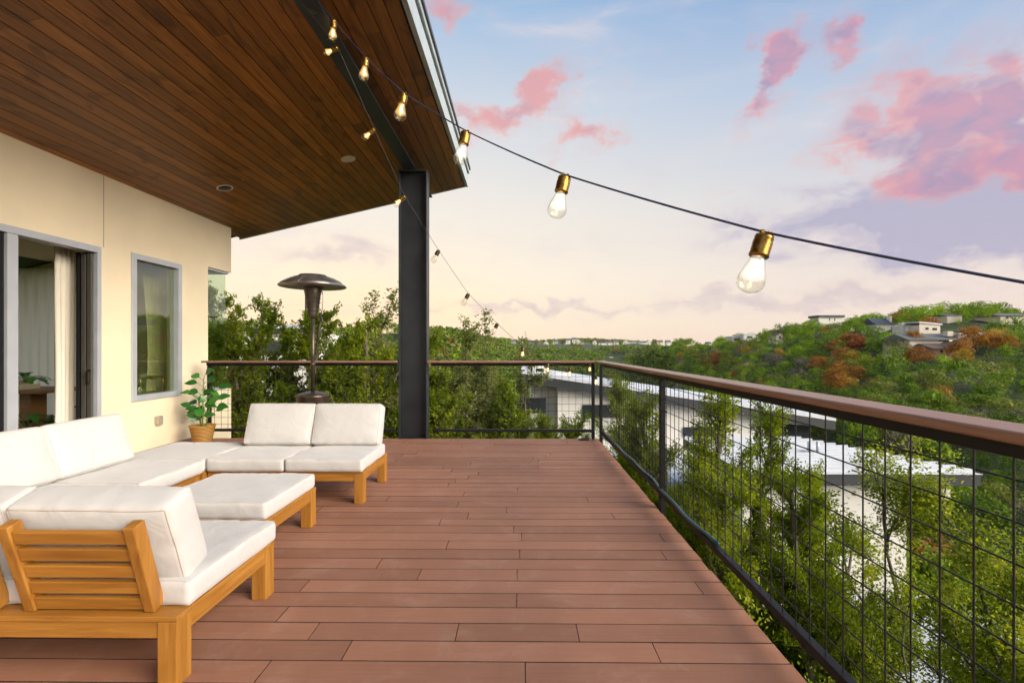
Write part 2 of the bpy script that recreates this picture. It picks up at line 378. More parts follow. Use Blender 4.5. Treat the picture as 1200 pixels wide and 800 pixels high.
# ------------------------------------------------------------------ railing
def railing():
    WR=.0027; s=.1016
    # right side
    e=empty('railing',(1.19,0,0),0,'dark metal railing with brown handrail and wire grid along the right edge of the deck','railing')
    T=Matrix.Translation((-1.19,0,0))
    y0=-2.4; y1=7.085
    MB().box(1.10,1.24,y0,y1+.06,1.125,1.155,T).build('handrail',M['cap'],e,bevel=.007,seg=3)
    MB().box(1.17,1.21,y0,y1+.02,1.08,1.1235,T).build('top_bar',M['rail'],e,bevel=.003)
    MB().box(1.17,1.21,y0,y1-.03,.105,.145,T).build('bottom_bar',M['rail'],e,bevel=.003)
    for y in (-2.1,.93,4.0,7.05):
        mb=MB().box(1.168,1.212,y,y+.046,-.25,1.079,T)
        if y==4.0:
            pass
        mb.build('post',M['rail'],e,bevel=.003)
    mb=MB(); k=0
    ys=[]; y=1.268-s*34
    while y<7.04:
        if y>y0: mb.tube([(1.19-1.19,y,.1455),(0,y,1.0795)],WR,6,caps=False)
        y+=s
    z=.21
    while z<1.06:
        mb.tube([(.006,y0,z),(.006,y1-.04,z)],WR,6,caps=False); z+=s
    mb.build('wire_grid',M['wire'],e)
    # back side
    e=empty('railing',(-.15,7.07,0),0,'dark metal railing with brown handrail and wire grid across the far end of the deck','railing')
    T=Matrix.Translation((.15,-7.07,0)); T2=T
    for a,b in ((-4.72,-1.825),(-1.375,1.095)):
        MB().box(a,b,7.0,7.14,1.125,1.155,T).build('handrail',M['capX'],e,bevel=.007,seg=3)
        MB().box(a+.05,b-.01,7.05,7.09,1.08,1.1235,T).build('top_bar',M['rail'],e,bevel=.003)
        MB().box(a+.09,b-.045,7.05,7.09,.105,.145,T).build('bottom_bar',M['rail'],e,bevel=.003)
        mb=MB(); x=a+.16
        while x<b-.03:
            mb.tube([(x+.15,0,.1455),(x+.15,0,1.0795)],WR,6,caps=False); x+=s
        z=.21
        while z<1.06:
            mb.tube([(a+.1+.15,.006,z),(b-.03+.15,.006,z)],WR,6,caps=False); z+=s
        mb.build('wire_grid',M['wire'],e)
    for x in (-4.66,1.05):
        MB().box(x,x+.045,7.048,7.094,-.25,1.079,T).build('post',M['rail'],e,bevel=.003)
railing()

def hose():
    mb=MB(); pts=[]
    for i in range(60):
        t=i/59; y=2.9+t*3.1
        pts.append((1.183+.012*math.sin(y*3.1)+.006*math.sin(y*9), y, .157+.004*math.sin(y*5)))
    mb.tube(pts,.0115,8); o=mb.build('garden_hose',M['hose']); tag(o,'teal rubber hose lying along the bottom bar of the right railing','hose')
    # small black fixture at far corner
    e=empty('deck_light',(0.93,7.0,0),0,'flat black fitting lying on the deck in the far right corner','fixture')
    MB().box(-.07,.07,-.035,.035,.0,.022).build('base',M['black'],e,bevel=.006)
    MB().box(-.035,.075,-.02,.02,.0225,.034).build('lid',M['black'],e,bevel=.005)
hose()

# ------------------------------------------------------------------ house
ZA,ZB=4.53,.23
def zc(x): return ZA+ZB*x
OY=-.056
house=empty('house',(WX,0,0),0,'cream stucco house with a deep cedar soffit roof over the left of the deck','house')
HT=Matrix.Translation((-WX,0,0))
def hb(mb,*a,**k): return mb.box(*a,M=HT,**k)
HY1=8.12      # end wall
def house_build():
    D0,D1,DT=1.2,5.574,2.53          # door opening
    W0,W1,WZ0,WZ1=6.014,6.909,.657,2.56
    G0=7.514
    x0,x1=WX-.2,WX
    zt=zc(WX)+.02
    mb=MB()
    hb(mb,x0,x1,-2.5,D0,-.4,zt); hb(mb,x0,x1,D0,D1,DT,zt); hb(mb,x0,x1,D1,W0,-.4,zt)
    hb(mb,x0,x1,W0,W1,-.4,WZ0); hb(mb,x0,x1,W0,W1,WZ1,zt); hb(mb,x0,x1,W1,G0,-.4,zt)
    hb(mb,x0,x1,G0,HY1,2.63,zt); hb(mb,x0,x1,G0,HY1,-4.5,.655)
    # end wall with corner glass and a curtained window
    ye0,ye1=HY1-.2,HY1
    hb(mb,-6.0,x0,ye0,ye1,2.63,3.2); hb(mb,-6.0,x0,ye0,ye1,-4.5,.655)
    hb(mb,-7.2,-6.0,ye0,ye1,-4.5,3.2); hb(mb,-8.9,-7.2,ye0,ye1,-4.5,.25); hb(mb,-8.9,-7.2,ye0,ye1,2.62,3.2); hb(mb,-9.7,-8.9,ye0,ye1,-4.5,3.2)
    hb(mb,-9.7,-9.5,-2.5,3.0,-4.5,3.2); hb(mb,-9.7,-9.5,7.2,ye0,-4.5,3.2); hb(mb,-9.7,-9.5,3.0,7.2,-4.5,.3); hb(mb,-9.7,-9.5,3.0,7.2,2.5,3.2); hb(mb,-9.5,x0,-2.5,-2.3,-4.5,3.2)  # large opening in the unseen west wall is added to brighten the room
    mb.build('wall',M['stucco'],house)
    # control joint
    MB().box(WX+.0005,WX+.003,5.614,5.622,DT+.01,zc(WX)-.0,HT).build('wall_joint',M['beigeplate'],house)
    # corbel step at the upper corner (the outer skin turns the corner)
    mb=MB(); hb(mb,-9.5,x0-.002,-2.3,ye0-.002,2.78,2.9); mb.build('ceiling',M['room'],house)
    mb=MB(); hb(mb,-9.498,x0-.002,-2.298,ye0-.002,-.05,-.001); mb.build('room_floor',M['floorwood'],house)
    for q in ((-9.49,-9.47,-2.29,2.99),(-9.46,-8.91,ye0-.02,ye0-.003),(-7.19,-6.01,ye0-.02,ye0-.003)):
        mb=MB(); hb(mb,*q,0,2.77); mb.build('room_lining',M['room'],house)
    # soffit boards following the slope
    mb=MB(); rnd=random.Random(11); w=.128; x=-5.12; RX=-1.01; RY=8.71
    while x<RX-.03:
        xb=min(x+w-.007,RX); y=-2.5+rnd.uniform(0,1.5); yy=-2.5
        cuts=[-2.5]
        yc=-2.5+rnd.uniform(.6,3)
        while yc<RY-.3: cuts.append(yc); yc+=rnd.uniform(2.6,4.6)
        cuts.append(RY)
        for i in range(len(cuts)-1):
            a,b=cuts[i]+.001,cuts[i+1]-.001
            if x<WX-.03 : b=min(b,RY)
            if b<=a: continue
            z0,z1=zc(x),zc(xb)
            mb.hexa([(x-WX,a,z0),(xb-WX,a,z1),(xb-WX,b,z1),(x-WX,b,z0)],[(x-WX,a,z0+.02),(xb-WX,a,z1+.02),(xb-WX,b,z1+.02),(x-WX,b,z0+.02)])
        x+=w
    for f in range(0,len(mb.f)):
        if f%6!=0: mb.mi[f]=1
    mb.build('soffit',[M['soffit'],M['gap_shade']],house)
    # roof slab
    mb=MB(); a,b=-9.9,RX+.03
    def q(x,dz): return zc(x)+dz
    mb.hexa([(a-WX,-2.6,q(a,.05)),(b-WX,-2.6,q(b,.05)),(b-WX,RY,q(b,.05)),(a-WX,RY,q(a,.05))],[(a-WX,-2.6,q(a,.32)),(b-WX,-2.6,q(b,.32)),(b-WX,RY,q(b,.32)),(a-WX,RY,q(a,.32))])
    mb.build('roof',M['fasciadark'],house)
    mb=MB()       # right fascia: lower pale board, dark reveal, upper trim
    z=zc(RX)
    hb(mb,RX+.031,RX+.05,-2.6,RY+.02,z-.012,z+.20); hb(mb,RX+.031,RX+.075,-2.6,RY+.03,z+.235,z+.33)
    hb(mb,RX-.0,RX+.030,-2.6,RY+.02,z-.012,z-.001)
    mb.build('fascia',M['fascia'],house,bevel=.002)
    MB().box(RX+.0305,RX+.045,-2.6,RY+.02,z+.202,z+.233,HT).box(RX+.0755,RX+.095,-2.6,RY+.04,z+.30,z+.345,HT).build('fascia_trim',M['fasciadark'],house)
    mb=MB()       # far fascia follows the slope
    a=-5.16
    for (d0,d1,o0,o1) in ((-.012,.30,.001,.022),):
        mb.hexa([(a-WX,RY+o0,q(a,d0)),(RX-WX,RY+o0,q(RX,d0)),(RX-WX,RY+o1,q(RX,d0)),(a-WX,RY+o1,q(a,d0))],[(a-WX,RY+o0,q(a,d1)),(RX-WX,RY+o0,q(RX,d1)),(RX-WX,RY+o1,q(RX,d1)),(a-WX,RY+o1,q(a,d1))])
    mb.build('end_fascia',M['fascia'],house)
    # beam
    mb=MB(); zb=3.99
    hb(mb,-1.73,-1.55,-2.5,8.40,zb,zb+.014); hb(mb,-1.65,-1.63,-2.5,8.38,zb+.0145,4.149)
    mb.build('beam',M['steel'],house,bevel=.001)
    # column : wide flange, web facing the viewer
    e=empty('steel_column',(-1.60,7.17,0),0,'tall charcoal steel column standing at the far edge of the deck','column')
    MB().box(-.195,.195,-.006,.006,.013,3.966).build('web',M['steel'],e)
    MB().box(-.210,-.196,-.10,.10,.013,3.966).build('flange',M['steel'],e,bevel=.0015)
    MB().box(.196,.210,-.10,.10,.013,3.966).build('flange',M['steel'],e,bevel=.0015)
    MB().box(-.216,.216,-.108,.108,.0015,.0125).build('base_plate',M['steel'],e,bevel=.001)
    MB().box(-.216,.216,-.108,.108,3.9665,3.985).build('cap_plate',M['steel'],e,bevel=.001)
    # ceiling fittings
    ang=-math.atan(ZB)
    for (x,y,nm,r) in ((-4.13,6.63,'downlight',.105),(-2.40,6.63,'ceiling_speaker',.10)):
        M4=Matrix.Translation((x-WX,y,zc(x)-.001))@Matrix.Rotation(ang,4,'Y')
        mb=MB()
        if nm=='downlight':
            mb.lathe([(r,-.000),(r,-.006),(r-.02,-.008),(r-.022,-.001)],32,M=M4); o=mb.build(nm,M['lampwhite'],house); o['label']='round recessed downlight with pale trim ring'
            MB().lathe([(r-.023,-.0055),(r-.05,-.004),(.0,-.003)],32,M=M4).build('lens',M['black'],o)
        else:
            mb.lathe([(r,0),(r,-.006),(r-.01,-.009),(0,-.010)],32,M=M4); o=mb.build(nm,M['lampwhite'],house); o['label']='round white ceiling speaker grille near the column'
    # outlet cover
    MB().box(WX+.001,WX+.055,6.40,6.50,.30,.42,HT).build('outlet_cover',M['beigeplate'],house,bevel=.012,seg=3)
    # window
    mb=MB(); fw=.075; xo,xi=WX+.022,WX-.1
    hb(mb,xi,xo,W0+.002,W0+fw,WZ0+.002,WZ1-.002); hb(mb,xi,xo,W1-fw,W1-.002,WZ0+.002,WZ1-.002)
    hb(mb,xi,xo,W0+fw+.0005,W1-fw-.0005,WZ0+.002,WZ0+fw); hb(mb,xi,xo,W0+fw+.0005,W1-fw-.0005,WZ1-fw,WZ1-.002)
    o=mb.build('window',M['alu'],house,bevel=.003); o['label']='tall fixed window with pale aluminium frame beside the sliding door'
    MB().box(WX-.05,WX-.044,W0+fw-.01,W1-fw+.01,WZ0+fw-.01,WZ1-fw+.01,HT).build('pane',M['glass'],o)
    # corner window
    mb=MB()
    o=empty('corner_window'); o.parent=house; o['label']='frameless glass corner window between the railing and the roof'
    for za,zb_ in ((2.595,2.629),(.656,.69)):
        MB().box(WX-.09,WX-.03,G0+.004,HY1-.03,za,zb_,HT).box(-5.998,WX-.0901,HY1-.09,HY1-.03,za,zb_,HT).build('frame',M['alu'],o)
    MB().box(WX-.064,WX-.058,G0+.002,HY1-.062,.69,2.595,HT).build('pane',M['glassclear'],o)
    MB().box(-5.99,WX-.066,HY1-.064,HY1-.058,.69,2.595,HT).build('pane',M['glassclear'],o)
    # sliding door
    dp=empty('sliding_door',(0,0,0)); dp.parent=house; dp['label']='sliding glass door standing open with pale frame'
    mb=MB()
    hb(mb,WX-.03,WX+.018,D1-.055,D1-.002,.001,DT-.002); hb(mb,WX-.16,WX-.0305,D1-.050,D1-.002,.001,DT-.077); hb(mb,WX-.12,WX+.018,D0+.002,D1-.056,DT-.075,DT-.002)
    hb(mb,WX-.12,WX+.018,D0+.002,D0+.06,.001,DT-.076); hb(mb,WX-.12,WX+.0,D0+.061,D1-.056,.001,.03)
    hb(mb,WX-.085,WX+.012,4.545,4.645,.031,DT-.076)
    mb.build('door_frame',M['alu'],dp,bevel=.003)
    # fixed glazed panel on the near side
    MB().box(WX-.05,WX-.044,D0+.06,4.50,.10,DT-.13,HT).build('glass_pane',M['glassgreen'],dp)
    MB().box(WX-.07,WX-.02,4.44,4.543,.031,DT-.076,HT).build('panel_stile',M['rail'],dp,bevel=.003)
    # stacked panels on the far side
    MB().box(WX-.085,WX-.035,5.490,5.517,.031,DT-.078,HT).build('sliding_panel',M['door_grey'],dp,bevel=.004)
    MB().box(WX-.145,WX-.095,5.482,5.517,.031,DT-.078,HT).build('sliding_panel',M['door_grey'],dp,bevel=.004)
    MB().box(WX-.200,WX-.165,5.476,5.572,.031,DT-.078,HT).build('sliding_panel',M['rail'],dp,bevel=.004)
    MB().box(WX-.092,WX-.088,5.488,5.516,.05,DT-.1,HT).build('panel_edge',M['bronze'],dp)
    mb=MB(); hb(mb,WX-.07,WX-.045,5.462,5.4895,.93,1.09); hb(mb,WX-.045,WX-.018,5.455,5.475,1.07,1.095); mb.build('handle',M['bronze'],dp,bevel=.003)
house_build()
# ------------------------------------------------------------------ cushions
def cushion_mesh(name, lx, ly, lz, seed, r=.022, bulge=.018, wr=.004):
    """box cushion lx*ly*lz centred on the origin, crowned faces, rounded edges and slightly pulled-in corners"""
    def lines(L,n):
        h=L/2; e=[-h,-h+r*.3,-h+r*.7,-h+r*1.2]; inner=list(np.linspace(-h+r*1.2,h-r*1.2,n+1))[1:-1]
        return e+inner+[-v for v in e[::-1]]
    X,Y,Z=lines(lx,22),lines(ly,22),lines(lz,3)
    idx={}; vs=[]; fs=[]
    rnd=Vector((seed*3.17,seed*1.7,seed*.9))
    def pt(i,j,k):
        key=(i,j,k)
        if key in idx: return idx[key]
        p=Vector((X[i],Y[j],Z[k])); hx,hy,hz=lx/2,ly/2,lz/2
        q=Vector((max(-hx+r,min(hx-r,p.x)),max(-hy+r,min(hy-r,p.y)),max(-hz+r,min(hz-r,p.z))))
        d=p-q
        if d.length>1e-6: p=q+d.normalized()*min(r,d.length if d.length<r else r)
        u,v,w=p.x/hx,p.y/hy,p.z/hz
        fz=(1-u**4)*(1-v**4); 
        p.z+= (1 if p.z>0 else -1)*bulge*fz*abs(w)
        p.x+= (1 if p.x>0 else -1)*bulge*.35*(1-w*w)*(abs(u)**3)*(1-v**6)
        p.y+= (1 if p.y>0 else -1)*bulge*.35*(1-w*w)*(abs(v)**3)*(1-u**6)
        # wrinkles: broad sag plus creases near the seams
        nn=mnoise.noise(Vector((p.x*5,p.y*5,p.z*3))+rnd)
        p.z+=nn*wr*1.6*(1 if p.z>0 else .3)
        c=mnoise.noise(Vector((p.x*16,p.y*16,p.z*3))+rnd)*wr
        edge=max(abs(u),abs(v))**3
        p+=Vector((c*.5,c*.5,c*edge))
        idx[key]=len(vs); vs.append(p); return idx[key]
    nx,ny,nz=len(X)-1,len(Y)-1,len(Z)-1
    for i in range(nx):
        for j in range(ny):
            fs.append((pt(i,j,0),pt(i,j+1,0),pt(i+1,j+1,0),pt(i+1,j,0)))
            fs.append((pt(i,j,nz),pt(i+1,j,nz),pt(i+1,j+1,nz),pt(i,j+1,nz)))
    for i in range(nx):
        for k in range(nz):
            fs.append((pt(i,0,k),pt(i+1,0,k),pt(i+1,0,k+1),pt(i,0,k+1)))
            fs.append((pt(i,ny,k),pt(i,ny,k+1),pt(i+1,ny,k+1),pt(i+1,ny,k)))
    for j in range(ny):
        for k in range(nz):
            fs.append((pt(0,j,k),pt(0,j,k+1),pt(0,j+1,k+1),pt(0,j+1,k)))
            fs.append((pt(nx,j,k),pt(nx,j+1,k),pt(nx,j+1,k+1),pt(nx,j,k+1)))
    me=bpy.data.meshes.new(name); me.from_pydata([tuple(v) for v in vs],[],fs); me.materials.append(M['cushion'])
    me.polygons.foreach_set('use_smooth',[True]*len(fs)); me.update()
    # piping rings follow the surface at the two seams
    mb=MB()
    def ring(side):
        pts=[]
        k=nz if side>0 else 0
        m=2
        seq=[(i,m) for i in range(m,nx-m+1)]+[(nx-m,j) for j in range(m+1,ny-m+1)]+[(i,ny-m) for i in range(nx-m-1,m-1,-1)]+[(m,j) for j in range(ny-m-1,m,-1)]
        for (i,j) in seq:
            p=vs[idx[(i,j,k)]].copy(); c=Vector((0,0,0)); 
            # push out to the rounded edge
            p.x=p.x*(1+ .010/lx); p.y=p.y*(1+.010/ly); p.z-=side*.0035
            pts.append(p)
        return pts
    for s in (1,-1): mb.tube(ring(s),.0036,6,closed=True)
    mp=bpy.data.meshes.new('piping'); mp.from_pydata([tuple(p) for p in mb.v],[],mb.f); mp.materials.append(M['piping'])
    mp.polygons.foreach_set('use_smooth',[True]*len(mb.f)); mp.update()
    return me,mp
def cushion(name,parent,lx,ly,lz,loc,rot=(0,0,0),seed=1,bulge=.018,wr=.006):
    me,mp=cushion_mesh(name,lx,ly,lz,seed,bulge=bulge,wr=wr)
    o=linkmesh(name,me,parent,loc); o.rotation_euler=rot
    linkmesh('piping',mp,o); return o
FZ=.282   # frame top
def leg(mb,x,y,w=.078,d=.088,z=FZ-.0225): mb.box(x,x+w,y,y+d,0,z)
def seat_frame(e,x0,x1,y0,y1,legs=True,legname='leg'):
    t=.022; zt=FZ
    # top boards (flat rim) and aprons, each board its own piece
    for ya,yb in ((y0,y0+.085),(y1-.085,y1)): MB().box(x0,x1,ya,yb,zt-t,zt).build('rim',M['teak'],e,bevel=.003)
    for xa,xb in ((x0,x0+.085),(x1-.085,x1)): MB().box(xa,xb,y0+.0865,y1-.0865,zt-t,zt).build('side_rim',M['teakY'],e,bevel=.003)
    for ya,yb in ((y0+.006,y0+.030),(y1-.030,y1-.006)): MB().box(x0+.0785,x1-.0785,ya,yb,zt-t-.066,zt-t-.0005).build('apron',M['teak'],e,bevel=.002)
    for xa,xb in ((x0+.006,x0+.030),(x1-.030,x1-.006)): MB().box(xa,xb,y0+.0885,y1-.0885,zt-t-.066,zt-t-.0005).build('side_apron',M['teakY'],e,bevel=.002)
    mb=MB(); n=int((x1-x0-.2)/.11)
    for i in range(n):
        x=x0+.10+i*(x1-x0-.2)/n; mb.box(x,x+.06,y0+.087,y1-.087,zt-t-.001,zt-.004)
    mb.build('seat_slats',M['teakY'],e,bevel=.002)
    for (x,y) in ((x0+.001,y0+.001),(x1-.079,y0+.001),(x0+.001,y1-.089),(x1-.079,y1-.089)):
        mb=MB(); leg(mb,x,y,z=FZ-t-.0005); mb.build('leg',M['teakZ'],e,bevel=.004)
def back_panel(e,cx,y,zt=.69,w=.53,lean=.11):
    """two leaning posts with five slats; y = front base, leans towards -y"""
    H=zt-FZ; ang=math.atan2(lean,H)
    Mx=Matrix.Translation((cx,y,FZ+.001))@Matrix.Rotation(ang,4,'X')
    o=empty('back_panel',(0,0,0)); o.parent=e
    for s in (-1,1):
        MB().box(s*w/2,(s*(w/2-.045)),-.045,.015,.012,H+.02,Mx).build('back_post',M['teakZ'],o,bevel=.005)
    mb=MB(); n=5; g=H/n
    for i in range(n):
        mb.box(-w/2+.0455,w/2-.0455,-.036,-.014,.018+i*g,.018+i*g+g*.70,Mx)
    mb.build('back_slats',M['teak'],o,bevel=.003)
    return o
def loveseat(name,loc,rz,label,seeds,depth=.75,group=None,backs=(0,1),lean=.24,thick=.15,hb_=.40,zt=.69,sh=0):
    """local frame: back along y=0, front towards +y, x from -.675 to .675"""
    e=empty(name,loc,rz,label,'sofa',group)
    seat_frame(e,-.675,.675,0,depth)
    for i,cx in enumerate((-.34,.34)):
        cushion('seat_cushion',e,.672,depth-.045,.105,(cx,.075+(depth-.045)/2,FZ+.054),seed=seeds+i,bulge=.010)
        if i in backs:
            # back cushion leans on the slats
            a=math.atan2(.13,.37)
            c=cushion('back_cushion',e,.652,hb_,thick,(cx*.97+sh,.128,FZ+.300-(.40-hb_)*.5),(R(90)+a,0,0),seed=seeds+5+i,bulge=.026,wr=.006)
            back_panel(e,cx*.94+sh,.075,zt=zt)
    return e
# near loveseat, its back towards the viewer: right side X=-1.355
loveseat('loveseat',(-2.03,1.868,0),0,'teak loveseat with slatted back turned to the viewer, nearest in the sectional',3,hb_=.365,zt=.665,sh=-.018)
# far loveseat faces the viewer
loveseat('loveseat',(-2.03,4.85,0),R(180),'teak loveseat with two white back cushions facing the viewer, in front of the heater',21)
# wall-side loveseat faces +X
loveseat('loveseat',(-3.515,3.345,0),R(-90),'teak loveseat along the house wall with its back to the sliding door',41,depth=.80)
# corner seat
e=empty('corner_seat',(-3.115,4.45,0),0,'square corner seat with a flat white cushion between the two far loveseats','seat')
seat_frame(e,-.40,.40,-.395,.395)
cushion('seat_cushion',e,.80,.79,.105,(0,0,FZ+.054),seed=61,bulge=.010)
# ottoman
e=empty('ottoman',(-1.945,3.28,0),0,'teak ottoman with a white top cushion in the middle of the sectional','ottoman')
seat_frame(e,-.382,.382,-.36,.36)
cushion('seat_cushion',e,.755,.715,.105,(0,0,FZ+.054),seed=71,bulge=.010)

# ------------------------------------------------------------------ patio heater
def heater():
    e=empty('patio_heater',(-2.62,6.0,0),0,'tall bronze patio heater with domed reflector behind the far loveseat','heater')
    MB().lathe([(.235,0),(.235,.05),(.21,.07),(.19,.72),(.200,.735),(.200,.755),(.185,.765),(.06,.80),(0,.80)],40).build('tank_cover',M['heater'],e)
    MB().lathe([(.245,0),(.245,.045),(.236,.046)],40).build('base_ring',M['black'],e)
    MB().lathe([(.024,.80),(.024,1.76)],20).lathe([(.030,1.12),(.030,1.16)],20).build('pole',M['heater'],e)
    MB().lathe([(.036,1.72),(.050,1.735),(.058,1.77),(.094,2.01),(.112,2.10),(.108,2.115),(.0,2.115)],28).build('burner_head',M['heater'],e)
    mb=MB()
    for r,z in ((.0655,1.81),(.073,1.86),(.081,1.915),(.0885,1.965)):
        for j in range(22):
            a=2*math.pi*(j+(z*7)%1)/22; mb.lathe([(.0,.0),(.0062,.0),(.0062,.003)],6,M=Matrix.Translation((r*math.cos(a)+.002*math.cos(a),r*math.sin(a)+.002*math.sin(a),z))@Matrix.Rotation(a,4,'Z')@Matrix.Rotation(R(90),4,'Y'))
    mb.build('burner_holes',M['black'],e)
    # reflector in eight sectors: slight creases
    mb=MB(); prof=[(.402,2.118),(.404,2.125),(.345,2.172),(.26,2.215),(.165,2.245),(.160,2.262),(.05,2.27),(0,2.272)]
    mb.lathe(prof,8*4,smooth=True)
    prof2=[(r*.99,z-.006) for r,z in prof]; mb.lathe(prof2[::-1],32)
    mb.build('reflector',M['reflector'],e)
    mb=MB()
    for j in range(8):
        a=2*math.pi*j/8; mb.tube([(r*math.cos(a),r*math.sin(a),z+.002) for r,z in prof[1:5]],.0035,6)
    mb.build('reflector_seam',M['reflector'],e)
    mb=MB()
    for j in range(3):
        a=2*math.pi*j/3+.4; mb.tube([(.12*math.cos(a),.12*math.sin(a),2.10),(.13*math.cos(a),.13*math.sin(a),2.24)],.006,6)
    mb.build('bracket',M['heater'],e)
    MB().tube([(.115,-.03,2.09),(.137,-.03,2.02),(.140,-.03,1.92),(.130,-.03,1.83),(.118,-.03,1.74)],[.006,.006,.005,.006,.009],8).build('gas_hose',M['reflector'],e)
    MB().tube([(.118,-.03,1.74),(.114,-.03,1.68)],.010,8).build('hose_end',M['black'],e)
heater()

# ------------------------------------------------------------------ potted plant
def leaf_blade(mb,base,d,up,L,Wd,droop=.3,n=6,fold=.25,notch=0):
    d=Vector(d).normalized(); up=Vector(up); side=d.cross(up).normalized(); nrm=side.cross(d).normalized()
    pts=[];vs=[];fs=[]
    for i in range(n+1):
        t=i/n; w=Wd*math.sin(math.pi*min(1,t**.75*1.0))*(.95 if t<1 else 0)
        c=Vector(base)+d*(L*t)-Vector((0,0,1))*(droop*L*t*t)+nrm*0
        if notch and 0<i<n and i%2==0: w*=1-notch
        vs+= [c+side*w*.5+nrm*fold*w*.5, c, c-side*w*.5+nrm*fold*w*.5]
    for i in range(n):
        a=i*3; fs+=[(a,a+1,a+4,a+3),(a+1,a+2,a+5,a+4)]
    mb.add(vs,fs,True)
def add_tint(o,seed=0,per=14):
    me=o.data; at=me.attributes.new('tint','FLOAT','POINT'); n=len(me.vertices); rnd=np.random.default_rng(seed)
    v=np.repeat(rnd.uniform(.05,.95,n//per+1),per)[:n]; at.data.foreach_set('value',v.astype(np.float32))
def plant():
    e=empty('potted_plant',(-4.52,6.74,0),0,'leafy green plant in a round wicker basket against the house corner','plant')
    mb=MB(); prof=[(.108,0)]
    for i in range(12):
        z=.01+i*.0195; prof.append((.110+i*.0038+(.005 if i%2 else 0),z))
    prof+=[(.164,.24),(.166,.252),(.150,.252),(.144,.20)]
    n=44; mb.lathe(prof,n)
    k=len(prof)
    for i in range(k):
        for j in range(n):
            v=mb.v[i*n+j]; s=1+(.045 if (j//2+i)%2 else -.02)*(1 if 0<i<k-4 else .3); v.x*=s; v.y*=s
    mb.build('basket',M['wicker'],e)
    MB().lathe([(.140,.215),(0,.222)],24).build('soil',M['soil'],e)
    rnd=random.Random(5); st=MB(); LV=[]
    stems=[((0,0),(.02,0,.98)),((.03,.02),(.12,.04,.78)),((-.03,.01),(-.05,.03,.66))]
    for (bx,by),(dx,dy,h) in stems:
        pts=[(bx,by,.2),(bx+dx*.3,by+dy*.3,.2+(h-.2)*.4),(bx+dx*.7,by+dy*.7,.2+(h-.2)*.75),(bx+dx,by+dy,h-.06)]
        st.tube(pts,[.011,.009,.008,.005],8)
        nl=15 if h>.9 else 11
        for i in range(nl):
            t=.18+.82*i/(nl-1); z=.2+(h-.26)*t; x=bx+dx*t; y=by+dy*t
            a=i*2.4+rnd.uniform(-.4,.4)+h*3; up=rnd.uniform(.1,.7)+(.5 if t>.9 else 0)
            d=Vector((math.cos(a),math.sin(a)*.8,up)).normalized(); pl=rnd.uniform(.05,.13)
            b0=Vector((x,y,z)); b1=b0+d*pl
            if (b1.x)<-.33: b1.x=-.3
            st.tube([b0,b1],[.004,.003],6)
            L=rnd.uniform(.14,.22)
            if d.x<-.3: L=min(L,.17)
            lv=MB(); leaf_blade(lv,b1,(d.x,d.y*.5,d.z*.5+rnd.uniform(-.3,.3)),(rnd.uniform(-.3,.5),-.9,rnd.uniform(.3,.9)),L,L*rnd.uniform(.55,.70),droop=rnd.uniform(.1,.4)); LV.append(lv)
    lv=MB(); leaf_blade(lv,(-.12,-.06,.72),(-1,-.1,.05),(.2,-.7,.7),.15,.08,.1); LV.append(lv)
    st.tube([(0,0,.62),(-.12,-.06,.72)],.004,6)
    st.build('stem',M['stem'],e); 
    for q,lv in enumerate(LV): add_tint(lv.build('leaf',M['houseplant'],e),q,21)
plant()

# ------------------------------------------------------------------ things inside the room
def wavy(name,x0,x1,y0,y1,z0,z1,mat,waves=6,amp=.03,parent=None,taper=0):
    n=waves*8; vs=[];fs=[];rows=10
    d=Vector((x1-x0,y1-y0,0)); nn=Vector((-d.y,d.x,0)).normalized()
    for r in range(rows+1):
        z=z1+(z0-z1)*r/rows; f=1-taper*math.sin(math.pi*min(1,r/rows*1.0))
        for i in range(n+1):
            t=i/n; a=amp*(.6+.4*math.sin(i*.7+r*.15))
            p=Vector((x0,y0,0))+d*(.5+(t-.5)*f)+nn*a*math.sin(t*waves*2*math.pi+.3*math.sin(r*.8)); vs.append((p.x,p.y,z))
    for r in range(rows):
        for i in range(n):
            a=r*(n+1)+i; fs.append((a,a+1,a+n+2,a+n+1))
    mb=MB().add(vs,fs,True); o=mb.build(name,mat,parent)
    if mat is not M['sheer']: s=o.modifiers.new('s','SOLIDIFY'); s.thickness=.004
    return o
